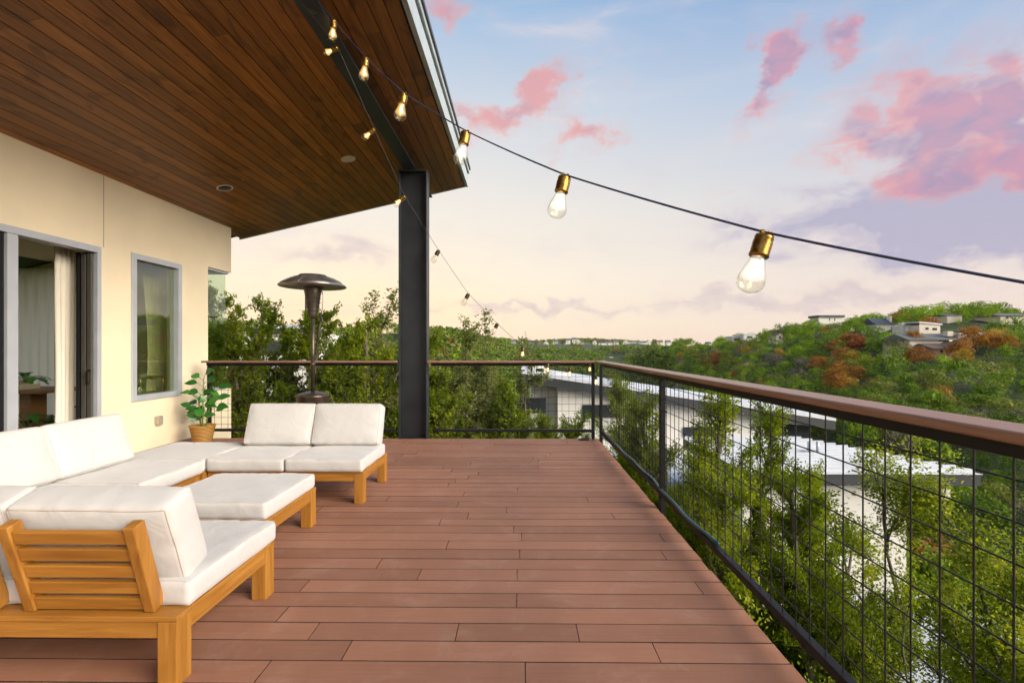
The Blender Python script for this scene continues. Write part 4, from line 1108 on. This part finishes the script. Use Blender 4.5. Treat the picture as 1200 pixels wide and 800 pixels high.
def ray_ground(px,py):
    """where the sight line through a point of the photograph meets the hillside"""
    u=(px-HX)/F; v=(HY-py)/F; last=None
    for Y in np.geomspace(40,900,600):
        z=CH+v*Y-3.5
        if z<=gz(u*Y,Y): return u*Y,Y
    return None
COLN={'t_green':'green','t_bright':'bright green','t_dark':'dark green','t_olive':'olive','t_orange':'rust-orange','t_red':'red','t_yellow':'golden yellow','t_grey':'bare grey'}
ind=[]   # (x,y,mat,scale)
AUT=[(865,402,'t_yellow',.8),(818,420,'t_orange',.8),(838,425,'t_red',1.1),(832,432,'t_red',.9),(872,412,'t_orange',.9),(912,417,'t_yellow',.9),(895,445,'t_yellow',.9),(858,440,'t_orange',.8),
(955,425,'t_orange',1.0),(958,432,'t_orange',1.0),(975,410,'t_orange',1.2),(992,405,'t_orange',1.3),(1003,407,'t_red',1.1),(985,418,'t_orange',1.1),(994,424,'t_yellow',1.1),(1008,423,'t_yellow',1.0),(985,436,'t_orange',1.25),(995,442,'t_orange',1.2),(975,445,'t_orange',1.1),(980,455,'t_orange',1.0),(990,450,'t_yellow',.9),
(1000,369,'t_orange',1.0),(1042,369,'t_red',1.1),(1050,372,'t_orange',1.0),(1083,378,'t_orange',.9),(1066,400,'t_orange',.9),(1072,419,'t_orange',.9),(1060,420,'t_orange',.8),(1122,413,'t_orange',1.0),(1135,405,'t_orange',1.2),(1150,404,'t_orange',1.1),(1165,402,'t_yellow',1.0),(1160,396,'t_yellow',.9),(1172,405,'t_orange',.9),(1050,398,'t_yellow',.8),(1120,418,'t_yellow',.9),
(965,390,'t_orange',.8),(960,396,'t_grey',1.0),(975,392,'t_grey',1.0),(902,422,'t_grey',1.0),(910,424,'t_grey',.8),(942,432,'t_grey',1.2),(935,440,'t_grey',1.0),(875,430,'t_grey',.9),(795,417,'t_yellow',.8),(785,424,'t_orange',.8),(770,420,'t_orange',.9),(805,413,'t_orange',.8),(852,418,'t_olive',1),(930,415,'t_bright',1.1),
(1060,585,'t_orange',.0),(720,425,'t_yellow',.8),(735,430,'t_yellow',.9),(745,436,'t_orange',.9),(690,428,'t_yellow',.8),(660,428,'t_yellow',.8),(760,440,'t_yellow',1.0),(640,428,'t_orange',.8)]
for px,py,mn,s in AUT:
    if s<=0: continue
    h=ray_ground(px,py)
    if h: ind.append((h[0],h[1],mn,s))
HOUSES=[]   # filled below: clear areas (x,y,r)
def clear(x,y):
    return any((x-a)**2+(y-b)**2<r*r for a,b,r in HOUSES)
# ------------------------------------------------------------------ houses on the hills
def Wb(mb,p,q,y,depth): pass
HC=[]
def base_dist(px,py,Z0):
    u=(px-HX)/F; v=(HY-py)/F
    if Z0>600: return Z0
    for Y in np.geomspace(60,420,500):
        if CH+v*Y<=gz(u*Y,Y)+1.5: return float(Y)
    return Z0
def hill_house(name,label,px0,px1,ytop,ybot,Z,roof='flat',wall='whitewall',rh=8,roofmat='fasciadark',wins=(),ov=.5,extra=None,depth=9,chim=()):
    Z=base_dist((px0+px1)/2,ybot,Z)
    x0=W(px0,0,Z).x; x1=W(px1,0,Z).x; zt=W(0,ytop,Z).z; zb=W(0,ybot,Z).z; cx=(x0+x1)/2
    g=gz(cx,Z+depth/2)
    e=empty(name,(cx,Z,zb),0,label,'house'); hw=(x1-x0)/2; h=zt-zb; rhm=rh*Z/F
    bodyh=h-rhm
    MB().box(-hw,hw,0,depth,min(-6,g-zb-2),bodyh-.003).build('wall',M[wall],e)
    mb=MB()
    if roof=='flat': mb.box(-hw-ov,hw+ov,-ov,depth+ov,bodyh,h)
    elif roof=='gable':     # ridge along x
        a=hw+ov; mb.add([(-a,-ov,bodyh),(a,-ov,bodyh),(a,depth+ov,bodyh),(-a,depth+ov,bodyh),(-a,depth/2,h),(a,depth/2,h)],[(0,1,5,4),(2,3,4,5),(0,4,3),(1,2,5),(0,3,2,1)])
    elif roof=='front':     # ridge along y, gable faces us
        a=hw+ov; mb.add([(-a,-ov,bodyh),(a,-ov,bodyh),(a,depth,bodyh),(-a,depth,bodyh),(0,-ov,h),(0,depth,h)],[(0,1,4),(1,2,5,4),(3,0,4,5),(2,3,5),(0,3,2,1)])
        MB().add([(-hw+.2,-ov-.03,bodyh+.05),(hw-.2,-ov-.03,bodyh+.05),(0,-ov-.03,h-.35)],[(0,1,2)]).build('gable',M[wall],e)
    elif roof=='shed': # falls to the right
        mb.hexa([(-hw-ov,-ov,h-.4),(hw+ov,-ov,bodyh),(hw+ov,depth+ov,bodyh),(-hw-ov,depth+ov,h-.4)],[(-hw-ov,-ov,h),(hw+ov,-ov,bodyh+.4),(hw+ov,depth+ov,bodyh+.4),(-hw-ov,depth+ov,h)])
        MB().add([(-hw,-.002,bodyh-.5),(hw,-.002,bodyh-.5),(hw,-.002,bodyh-.0),(-hw,-.002,h-.42)],[(0,1,2,3)]).build('gable',M[wall],e)
    mb.build('roof',M[roofmat],e)
    for (a,b,c,d,*m) in wins:
        p=W(a,d,Z); q=W(b,c,Z); MB().box(p.x-cx,q.x-cx,-.09,-.003,p.z-zb,q.z-zb).build('window',M[m[0] if m else 'darkglass'],e)
    for (a,b,c,d) in chim:
        p=W(a,d,Z); q=W(b,c,Z); MB().box(p.x-cx,q.x-cx,1.5,3.2,p.z-zb,q.z-zb).build('chimney',M[wall],e)
    HC.append((cx,Z+depth/2,px0-4,px1+4,ybot,Z))
    return e
M['tanwall']=plain('tan_wall',(.60,.53,.43),.8,0,.06,.7)
M['brownwall']=plain('brown_timber_wall',(.28,.17,.10),.8,0,.1,.7)
M['greyroof']=plain('grey_shingle_roof',(.12,.125,.12),.8,0,.15,.8)
M['brownroof']=plain('brown_shingle_roof',(.14,.09,.065),.8,0,.15,.8)
M['blueroof']=plain('blue_grey_roof',(.05,.06,.085),.7,0,.15,.8)
M['litwindow']=emis('lit_window',(1.0,.62,.2),1.3)
hill_house('house','white box house with a dark flat roof high on the right hillside skyline',957,985,369.5,380.5,262,'flat','whitewall',2.6,'blueroof',[(969,970,373,376),(975,976,373,376)],ov=.6,depth=8)
hill_house('house','cream two-storey house with a sloping roof above the long grey-roofed house',1073,1097,377,391,228,'shed','tanwall',4,'whiteroof',[(1080,1083.5,384,386.5),(1088,1093,384.5,387)],ov=.4,depth=8)
hill_house('house','small white side wing with a row of dark windows left of the cream two-storey house',1060,1076,381.5,391.5,226,'flat','whitewall',1.2,'whiteroof',[(1065,1067,384,387),(1067.6,1069.6,384,387),(1070.2,1072,384,387)],ov=.2,depth=7,chim=[(1057.5,1061,378,391)])
hill_house('house','long cream house with grey shingle roof and white chimney amid the right hillside',1062,1126,390.5,406,214,'gable','tanwall',8,'greyroof',[(1095,1104,398.2,400),(1104.5,1106.5,398.5,402.5),(1107.5,1110.5,398.5,402.5,'litwindow')],ov=.6,depth=11,chim=[(1110.5,1117,388,394)])
hill_house('house','long flat pale building right of the white chimney on the right hillside',1118,1151,390,396,232,'flat','tanwall',1.6,'whiteroof',[],ov=.5,depth=8)
hill_house('house','brown timber house with a pointed gable below the long grey-roofed house',1118,1131,399.5,413,196,'front','brownwall',6,'brownroof',[(1121,1123.5,407,411),(1125.5,1128,406,411)],ov=.6,depth=12)
hill_house('house','low brown-roofed wing beside the pointed gable house, left of it',1089,1119,402,415,197,'gable','brownwall',6.5,'brownroof',[(1097,1100,410,413),(1104,1110,410,413)],ov=.5,depth=9)
hill_house('house','house with a blue-grey pitched roof and a chimney near the hilltop',1023,1045,372.5,384,252,'gable','whitewall',8,'blueroof',[],ov=.4,depth=8,chim=[(1042.5,1045,370.5,378)])
hill_house('house','cream house on the hilltop at the right edge of the view',1166,1204,366.5,375,275,'gable','tanwall',4,'greyroof',[(1172,1175,371.5,373.5)],ov=.6,depth=9)
hill_house('house','small pale house peeping over the skyline trees above the cream two-storey house',1105,1122,367.5,373,290,'gable','tanwall',2.5,'greyroof',[],ov=.3,depth=7)
hill_house('house','white modern house with flat roofs at the left end of the right hillside',857,872,394,401,330,'flat','whitewall',1.4,'whiteroof',[(859,868,397,399)],ov=.6,depth=8)
hill_house('house','taller white block stepping up behind the flat-roofed modern house',870,884,391,399,334,'flat','whitewall',1.2,'whiteroof',[(874,880,394,396)],ov=.4,depth=8)
hill_house('house','small beige gabled house left of the white box house',908,916,390,398.5,300,'front','tanwall',3,'brownroof',[(911,913,394.5,396.5)],ov=.3,depth=7)
hill_house('house','tiny white house at the foot of the right hillside',804,808,404,408,400,'flat','whitewall',1,'whiteroof',[],ov=.2,depth=5)
for (x,r) in ((519,0),(527,2)):
    pass
rf=random.Random(9); k=0
FAR=[(622,8,402),(634,7,403.5),(640,6,402),(651,6,401),(654,7,403),(664,9,404),(677,6,400),(681,6,402),(688,9,404),(697,5,401),(705,7,402),(713,9,402),(722,6,401.5),(733,7,401),(741,9,401.5),(752,10,402),(760,6,401),(773,7,401),(783,5,401),(612,6,402),(602,5,401),(666,5,399),(673,5,398),(830,5,403),(818,5,403),(716,13,420),(727,8,421)]
ROOFN=['greyroof','brownroof','blueroof','greyroof']
FARL=['whitewall','tanwall']
order=sorted(FAR)
for i,(px,w,py) in enumerate(order):
    Z=1180 if py<410 else 760
    wl=FARL[i%2] if i%3 else 'whitewall'; rfm=ROOFN[(i*7)%4]; rt='gable' if i%3!=1 else 'front'
    colw={'whitewall':'white','tanwall':'tan'}[wl]; rc={'greyroof':'grey','brownroof':'brown','blueroof':'dark'}[rfm]
    size='wide' if w>=9 else ('small' if w<=5 else 'mid-sized')
    o=hill_house('house',f'{size} {colw} house with a {rc} roof on the far ridge',px-w/2,px+w/2,py-2.6,py+2.6,Z,rt,wl,2.4,rfm,[(px-w*.25,px-w*.05,py+.6,py+1.7)],ov=.8,depth=14)
    o['group']='houses along the far ridge'
# make labels on the ridge single each one out by order
lab={}
for o in [q for q in bpy.data.objects if q.get('group')=='houses along the far ridge']: lab.setdefault(o['label'],[]).append(o)
ORD=['first','second','third','fourth','fifth','sixth','seventh','eighth','ninth','tenth','eleventh','twelfth']
for l,os_ in lab.items():
    if len(os_)>1:
        os_.sort(key=lambda o:o.location.x/o.location.y)
        for i,o in enumerate(os_): o['label']=l+f', {ORD[i]} from the left'

# ------------------------------------------------------------------ populate the hills
def px_of(x,y,z): return HX+F*x/y, HY-F*(z-CH)/y
def hides_house(x,y,top):
    """true when a tree here would stand in front of or inside a house"""
    px,pt_=px_of(x,y,top)
    for (hx,hy,a,b,yb,Z) in HC:
        r=3.4*F/y
        if a-r*.3<px<b+r*.3:
            if y<Z and pt_<yb-2.0 : return True
            if Z-3<=y<Z+12: return True
    return False
pts=[]   # candidate trees on the right hillside
cell=4.9
rng=np.random.default_rng(5)
for X in np.arange(20,330,cell):
    for Y in np.arange(50,420,cell):
        x=X+rng.uniform(-1.9,1.9); y=Y+rng.uniform(-1.9,1.9); az=math.degrees(math.atan2(x,y)); r=math.hypot(x,y)
        if not (15.5<az<51): continue
        if r<70 or r>tab(RR,az)+25: continue
        pts.append((x,y,r,az))
pts.sort(key=lambda p:p[2])
def pick(x,y):
    n=math.sin(x*.045+1)+math.cos(y*.05-x*.02)+rng.uniform(-1.1,1.1)
    if n>1.35: return 't_bright'
    if n>.25: return 't_green'
    if n>-.8: return rng.choice(['t_green','t_dark','t_olive','t_bright'],p=[.5,.2,.2,.1])
    return rng.choice(['t_dark','t_olive','t_grey','t_orange','t_green'],p=[.35,.28,.07,.04,.26])
stuff=[]; near_n=0; cand=[]
for (x,y,r,az) in pts:
    s=rng.uniform(.7,1.25); z=gz(x,y)
    if any((x-a)**2+(y-b)**2<9 for a,b,_,_ in ind): continue
    if hides_house(x,y,z+5.3*s):
        s=rng.uniform(.34,.5)
        if hides_house(x,y,z+5.3*s): continue
    mn=str(pick(x,y)); cand.append((x,y,z,mn,s,az))
# the ones that show largest: near, inside the frame and above the handrail line or through the grid
vis=[]
for c in cand:
    x,y,z,mn,s,az=c; px,py=px_of(x,y,z+5)
    if px<1215 and py<650 and near_n<195 and (py> 380): vis.append(c); near_n+=1
    else: stuff.append(c)
LAND=[(1186,371,'the hilltop house at the right edge'),(1130,393,'the flat pale building'),(1095,398,'the long grey-roofed house'),(1120,408,'the pointed gable house'),(1085,384,'the cream two-storey house'),(1034,378,'the blue-roofed house'),(971,375,'the white box house'),(912,394,'the beige gabled house'),(868,396,'the white flat-roofed house'),(806,406,'the tiny white house'),(716,420,'the valley houses')]
def where(px,py):
    l=min(LAND,key=lambda q:(q[0]-px)**2+((q[1]-py)*1.5)**2); dx=px-l[0]; dy=py-l[1]
    if dy>14: a='far below' if dy>45 else 'below'
    elif dy<-8: a='above'
    else: a=''
    b='right of' if dx>14 else ('left of' if dx<-14 else '')
    if a and b: return f"{a} and {b} {l[2]}"
    if a: return f"{a} {l[2]}"
    if b: return f"{b} {l[2]}"
    return f"beside {l[2]}"
made=[]
def hill_tree(x,y,z,mn,s):
    me=VAR[(mn,int(rng.integers(0,3)))]
    nm={'t_orange':'autumn_oak','t_red':'autumn_oak','t_yellow':'autumn_oak','t_grey':'bare_tree'}.get(mn,'hillside_tree')
    o=bpy.data.objects.new(nm,me); COL.objects.link(o); o.location=(x,y,z); o.rotation_euler=(0,0,rng.uniform(0,6.28)); o.scale=(s*rng.uniform(.85,1.2),s*rng.uniform(.85,1.2),s*rng.uniform(.85,1.15))
    px,py=px_of(x,y,z+4*s); size='large ' if s>1.12 else ('small ' if s<.82 else '')
    o['category']='tree'; o['group']='trees on the right hillside'; o['label']=f"{size}{COLN[mn]} tree {where(px,py)}"
    made.append((o,px,py))
for (x,y,mn,s) in ind: hill_tree(x,y,gz(x,y),mn,s*1.05)
for (x,y,z,mn,s,az) in vis: hill_tree(x,y,z,mn,s)
g={}
for o,px,py in made: g.setdefault(o['label'],[]).append((px,o))
for l,v in g.items():
    if len(v)>1:
        v.sort(key=lambda t:t[0])
        for i,(px,o) in enumerate(v):
            if i<12: o['label']=f"{l}, {ORD[i]} from left"
            else: o['label']=f"{l}, further right"
# everything else on the hills reads as one wood
def wood_mass(name,items,label,nleaf,leafsz,nblob=9):
    groups={}
    protos={}
    for (x,y,z,mn,s) in items: groups.setdefault(mn,[]).append((x,y,z,s))
    Cs=[];As=[];Bs=[];Ls=[];Ws=[];Ts=[];Ms=[]
    mats=sorted(groups); 
    for mi,mn in enumerate(mats):
        P=[blob_tree(900+mi*5+v,6.2,3.3,nblob,nleaf,leafsz,None) for v in range(4)]
        for (x,y,z,s) in groups[mn]:
            C,A,B,L,Wd,T=P[int(rng.integers(0,4))]; a=rng.uniform(0,6.28); ca,sa=math.cos(a),math.sin(a); Rm=np.array([[ca,-sa,0],[sa,ca,0],[0,0,1]])
            Cs.append((C*s)@Rm.T+[x,y,z]); As.append(A@Rm.T); Bs.append(B@Rm.T); Ls.append(L*s); Ws.append(Wd*s); Ts.append(np.clip(T*.8+rng.uniform(-.1,.3),0,1)); Ms.append(np.full(len(C),mi))
    me=quads_mesh(name,np.concatenate(Cs),np.concatenate(As),np.concatenate(Bs),np.concatenate(Ls),np.concatenate(Ws),np.concatenate(Ts),M[mats[0]])
    for mn in mats[1:]: me.materials.append(M[mn])
    me.polygons.foreach_set('material_index',np.concatenate(Ms).astype(np.int32)); me.update()
    o=linkmesh(name,me); tag(o,label,'woodland',None,'stuff'); return o
S=[(x,y,z,mn,s) for (x,y,z,mn,s,az) in stuff]
for _ in range(140):   # a few autumn crowns mixed in
    x,y,z,mn,s=S[int(rng.integers(0,len(S)))]
wood_mass('hillside_woodland',S,'dense mixed woodland covering the right hillside',430,.42,12)
# the valley and far ridge ahead and to the left
S2=[]
def far_ok(x,y,top):
    px,pt_=px_of(x,y,top)
    for (hx,hy,a,b,yb,Z) in HC:
        if Z<600: continue
        r=3.2*F/y*1.2
        if a+3-r*.5<px<b-3+r*.5 and y<Z+10 and pt_<yb+.5: return False
    return True
for _ in range(15000):
    az=rng.uniform(-14,17.2); u=rng.uniform(0,1); r=math.sqrt(150**2+u*(1500**2-150**2)) if rng.uniform()<.75 else rng.uniform(120,700)
    x=r*math.sin(math.radians(az)); y=r*math.cos(math.radians(az))
    if r>tab(RR,az)+30: continue
    z=gz(x,y); s=rng.uniform(.8,1.3)*(1+r/2200)
    if not far_ok(x,y,z+5.6*s): continue
    S2.append((x,y,z,str(rng.choice(['t_green','t_dark','t_olive','t_bright','t_orange','t_grey'],p=[.36,.2,.27,.1,.03,.04])),s))
wood_mass('valley_woodland',S2,'green woodland filling the valley up to the far ridge',46,1.35,6)
# left flank and the slope below the deck
S3=[]
for _ in range(1100):
    az=rng.uniform(-58,-10); r=rng.uniform(24,340); x=r*math.sin(math.radians(az)); y=r*math.cos(math.radians(az)); z=gz(x,y)
    if r<45 and abs(x/y+.5)<.12: continue
    S3.append((x,y,z-(1.5 if r<60 else 0),str(rng.choice(['t_green','t_dark','t_olive','t_bright'],p=[.4,.25,.2,.15])),rng.uniform(.8,1.2)))
for _ in range(520):
    az=rng.uniform(-10,64); r=rng.uniform(34,95); x=r*math.sin(math.radians(az)); y=r*math.cos(math.radians(az)); z=gz(x,y)
    S3.append((x,y,z-.5,str(rng.choice(['t_green','t_dark','t_olive','t_bright','t_yellow','t_orange'],p=[.34,.2,.2,.14,.08,.04])),rng.uniform(.8,1.2)))
wood_mass('slope_woodland',S3,'dense woodland on the slope below and left of the deck',700,.34,14)
# undergrowth close below the deck
S4=[]
for _ in range(300):
    x=rng.uniform(-14,7); y=rng.uniform(8.6,24)
    if x>0 and y<30 and x>.5 and y>12: continue
    z=gz(x,y); S4.append((x,y,z-1.2,str(rng.choice(['t_green','t_dark','t_olive'])),rng.uniform(.45,.75)))
for _ in range(60):
    x=rng.uniform(2.0,4.2); y=rng.uniform(2,13); S4.append((x,y,gz(x,y)-1.5,str(rng.choice(['t_green','t_dark','t_olive'])),rng.uniform(.4,.62)))
o=wood_mass('undergrowth',S4,'dark scrub and brush on the ground below the deck',2600,.10,16); o['category']='undergrowth'

# ------------------------------------------------------------------ sky
def sky():
    w=bpy.data.worlds.new('World'); scene.world=w; w.use_nodes=True; nt=w.node_tree; nt.nodes.clear()
    out=nt.nodes.new('ShaderNodeOutputWorld'); bg=nt.nodes.new('ShaderNodeBackground'); bg.inputs[1].default_value=.77
    tc=nt.nodes.new('ShaderNodeTexCoord'); sx=nt.nodes.new('ShaderNodeSeparateXYZ'); nt.links.new(tc.outputs['Generated'],sx.inputs[0])
    def mth(op,a,b=None,c=None,clamp=False):
        n=nt.nodes.new('ShaderNodeMath'); n.operation=op; n.use_clamp=clamp
        for i,v in enumerate((a,b,c)):
            if v is None: continue
            if isinstance(v,(int,float)): n.inputs[i].default_value=v
            else: nt.links.new(v,n.inputs[i])
        return n.outputs[0]
    def mixc(f,a,b,bt='MIX'):
        n=nt.nodes.new('ShaderNodeMix'); n.data_type='RGBA'; n.blend_type=bt
        for i,v in ((0,f),(6,a),(7,b)):
            if isinstance(v,(int,float)): n.inputs[i].default_value=v
            elif isinstance(v,tuple): n.inputs[i].default_value=(*v,1)
            else: nt.links.new(v,n.inputs[i])
        return n.outputs[2]
    X,Y,Z=sx.outputs
    az=mth('MULTIPLY',mth('ARCTAN2',X,Y),180/math.pi)                 # degrees, right positive
    el=mth('MULTIPLY',mth('ARCSINE',Z),180/math.pi)
    def lin(c): return tuple(((v/255+.055)/1.055)**2.4 if v>10 else v/255/12.92 for v in c)
    e01=mth('DIVIDE',el,90.0,clamp=True)
    def gr(cols):
        r=ramp(nt,[(e/90.0,lin(c)) for e,c in cols]); nt.links.new(e01,r.inputs[0]); return r.outputs[0]
    left=gr([(0,(254,226,194)),(3,(255,237,208)),(8,(255,242,220)),(16,(242,235,224)),(26,(212,219,227)),(36,(160,190,222)),(60,(105,145,195))])
    right=gr([(0,(238,214,203)),(3,(240,220,208)),(8,(234,221,214)),(16,(212,213,220)),(26,(174,194,221)),(36,(126,164,212)),(60,(95,135,190))])
    f=nt.nodes.new('ShaderNodeMapRange'); f.interpolation_type='SMOOTHSTEP'; f.inputs[1].default_value=-12; f.inputs[2].default_value=48; nt.links.new(az,f.inputs[0])
    base=mixc(f.outputs[0],left,right)
    # warm afterglow low on the left
    da=mth('DIVIDE',mth('ADD',az,19.0),16.0); de=mth('DIVIDE',mth('SUBTRACT',el,1.0),8.0)
    gl=mth('EXPONENT',mth('MULTIPLY',mth('ADD',mth('MULTIPLY',da,da),mth('MULTIPLY',de,de)),-1.0))
    base=mixc(mth('MULTIPLY',gl,.85),base,(1.25,.86,.48))
    # cloud coordinates: azimuth and elevation in degrees
    cd=nt.nodes.new('ShaderNodeCombineXYZ'); nt.links.new(az,cd.inputs[0]); nt.links.new(el,cd.inputs[1])
    def noise(sx_,sy_,det,rough,off,dist=.0,col=False):
        mp=nt.nodes.new('ShaderNodeMapping'); mp.inputs['Scale'].default_value=(sx_,sy_,1); mp.inputs['Location'].default_value=off; nt.links.new(cd.outputs[0],mp.inputs[0])
        n=nt.nodes.new('ShaderNodeTexNoise'); n.noise_dimensions='2D'; n.inputs['Scale'].default_value=1; n.inputs['Detail'].default_value=det; n.inputs['Roughness'].default_value=rough; n.inputs['Distortion'].default_value=dist
        nt.links.new(mp.outputs[0],n.inputs[0]); return n.outputs[1 if col else 0]
    wob=noise(.16,.22,4,.6,(3.1,1.7,0),0,True)
    n3=noise(.05,.22,5,.62,(5,2,0),.5)
    # soft shapes are looked up at coordinates pushed about by noise, so their edges break up
    wv=nt.nodes.new('ShaderNodeVectorMath'); wv.operation='SUBTRACT'; nt.links.new(wob,wv.inputs[0]); wv.inputs[1].default_value=(.5,.5,.5)
    ws=nt.nodes.new('ShaderNodeVectorMath'); ws.operation='MULTIPLY_ADD'; nt.links.new(wv.outputs[0],ws.inputs[0]); ws.inputs[1].default_value=(9,6,0); nt.links.new(cd.outputs[0],ws.inputs[2])
    def blob(px,py,wx,wy,rot=0):
        a0=math.degrees(math.atan2(px-HX,F)); e0=math.degrees(math.atan2(HY-py,math.hypot(F,px-HX)))
        k=math.cos(math.radians(a0)); wa=1.75*math.degrees(wx/F)*k*k; we=1.75*math.degrees(wy/F)*k
        mp=nt.nodes.new('ShaderNodeMapping'); mp.vector_type='TEXTURE'
        mp.inputs['Location'].default_value=(a0,e0,0); mp.inputs['Rotation'].default_value=(0,0,math.radians(-rot)); mp.inputs['Scale'].default_value=(wa,we,1)
        nt.links.new(ws.outputs[0],mp.inputs[0])
        g=nt.nodes.new('ShaderNodeTexGradient'); g.gradient_type='SPHERICAL'; nt.links.new(mp.outputs[0],g.inputs[0]); return g.outputs['Fac']
    def add(*bs):
        t=bs[0]
        for q in bs[1:]: t=mth('ADD',t,q)
        return t
    def layer(base,mask,nz,thr,soft,col,opac,k=.9):
        d=mth('MULTIPLY_ADD',mask,k,nz)
        m=nt.nodes.new('ShaderNodeMapRange'); m.interpolation_type='SMOOTHSTEP'; m.inputs[1].default_value=thr; m.inputs[2].default_value=thr+soft; nt.links.new(d,m.inputs[0])
        return mixc(mth('MULTIPLY',m.outputs[0],opac),base,col),m.outputs[0]
    n1=noise(.20,.40,7,.60,(11,5,0),.4)
    n1b=noise(.20,.36,4,.55,(11,5-.8,0),.4)
    shd=mth('MULTIPLY_ADD',mth('SUBTRACT',n1b,n1),3.4,.38,True)
    def cloud(base,mask,nz,thr,soft,stops,opac,k=.9,shade=None):
        d=mth('MULTIPLY_ADD',mask,k,nz); u=mth('DIVIDE',mth('SUBTRACT',d,thr),soft,clamp=True)
        al=ramp(nt,[(0,0.0),(.35,.14),(.8,.75),(1,.95)],'EASE'); nt.links.new(u,al.inputs[0])
        cl=ramp(nt,[(p,lin(c)) for p,c in stops]); nt.links.new(u,cl.inputs[0]); cc=cl.outputs[0]
        if shade: cc=mixc(mth('MULTIPLY',shd,mth('MULTIPLY',u,shade[1])),cc,lin(shade[0]))
        return mixc(mth('MULTIPLY',al.outputs[0],opac),base,cc)
    n4=noise(.10,.30,6,.68,(2,9,0),.3)
    base=cloud(base,n3,n3,.86,.75,[(0,(246,232,226)),(1,(240,222,222))],.55,.9)
    lav=add(blob(1060,256,200,40,4),blob(1190,235,130,60,0)); base=cloud(base,lav,n4,.48,.70,[(0,(226,206,212)),(.5,(196,184,202)),(1,(172,168,196))],.85)
    low=add(blob(385,292,150,20,-3),blob(640,362,220,8,0),blob(1040,345,200,14)); base=cloud(base,low,n4,.66,.75,[(0,(236,214,208)),(1,(206,188,194))],.62)
    pk=add(blob(915,55,30,30,-25),blob(893,108,22,36,15),blob(985,50,22,22,0),blob(1065,130,105,42,-10),blob(1110,165,70,30,-10),blob(1188,140,32,50,0),blob(1120,214,110,16,5))
    base=cloud(base,pk,n1,.62,.72,[(0,(246,204,196)),(.35,(243,168,158)),(.75,(236,152,152)),(1,(206,150,172))],.88,.9,((172,148,178),1.05))
    p2=add(blob(585,140,84,16,-10),blob(685,160,46,14,-10),blob(640,100,38,13,-20),blob(515,8,36,13)); base=cloud(base,p2,n1,.64,.70,[(0,(246,204,194)),(.4,(241,172,158)),(1,(230,158,158))],.85,.9,((190,156,172),.8))
    # Nishita sky adds the physical colour of low-sun scattering
    nis=nt.nodes.new('ShaderNodeTexSky'); nis.sky_type='NISHITA'; nis.sun_disc=False; nis.sun_elevation=SUN_EL; nis.sun_rotation=SUN_AZ
    add2=nt.nodes.new('ShaderNodeMix'); add2.data_type='RGBA'; add2.blend_type='ADD'; add2.inputs[0].default_value=1.0
    sc=nt.nodes.new('ShaderNodeMix'); sc.data_type='RGBA'; sc.blend_type='MULTIPLY'; sc.inputs[0].default_value=1; sc.inputs[7].default_value=(.006,.006,.006,1)
    nt.links.new(nis.outputs[0],sc.inputs[6]); nt.links.new(base,add2.inputs[6]); nt.links.new(sc.outputs[2],add2.inputs[7])
    nt.links.new(add2.outputs[2],bg.inputs[0]); nt.links.new(bg.outputs[0],out.inputs[0])
    try: w.cycles.sampling_method='MANUAL'; w.cycles.sample_map_resolution=512
    except Exception: pass
SUN_EL=R(24); SUN_AZ=R(121)      # azimuth from +Y towards +X
sky()
sl=bpy.data.lights.new('sun','SUN'); sl.energy=5.0; sl.angle=R(42); sl.color=(1.0,.90,.76)
so=bpy.data.objects.new('sun',sl); COL.objects.link(so)
dv=Vector((math.sin(SUN_AZ)*math.cos(SUN_EL),math.cos(SUN_AZ)*math.cos(SUN_EL),math.sin(SUN_EL)))
so.rotation_euler=dv.to_track_quat('Z','Y').to_euler(); so.location=dv*60
# ------------------------------------------------------------------ render settings
vs=scene.view_settings; scene.display_settings.display_device='sRGB'; vs.view_transform='Standard'; vs.look='None'; vs.exposure=0.40; vs.gamma=1.0; vs.use_curve_mapping=False
cy=scene.cycles; cy.use_denoising=True; cy.use_adaptive_sampling=True; cy.adaptive_threshold=.06; cy.adaptive_min_samples=16
cy.max_bounces=6; cy.diffuse_bounces=3; cy.glossy_bounces=3; cy.transmission_bounces=4; cy.transparent_max_bounces=10; cy.caustics_reflective=False; cy.caustics_refractive=False
cy.sample_clamp_indirect=4.0
scene.render.film_transparent=False

# ------------------------------------------------------------------ air between here and the far ridge
def haze():
    mb=MB().box(-1940,1940,-1940,1940,-130,120)
    m=bpy.data.materials.new('haze_air'); m.use_nodes=True; nt=m.node_tree; nt.nodes.clear(); out=nt.nodes.new('ShaderNodeOutputMaterial'); v=nt.nodes.new('ShaderNodeVolumePrincipled')
    v.inputs['Color'].default_value=(.95,.88,.86,1); v.inputs['Density'].default_value=.00004; nt.links.new(v.outputs[0],out.inputs['Volume'])
    o=mb.build('haze',m); tag(o,kind='stuff'); o['label']='thin evening haze over the valley'
haze()
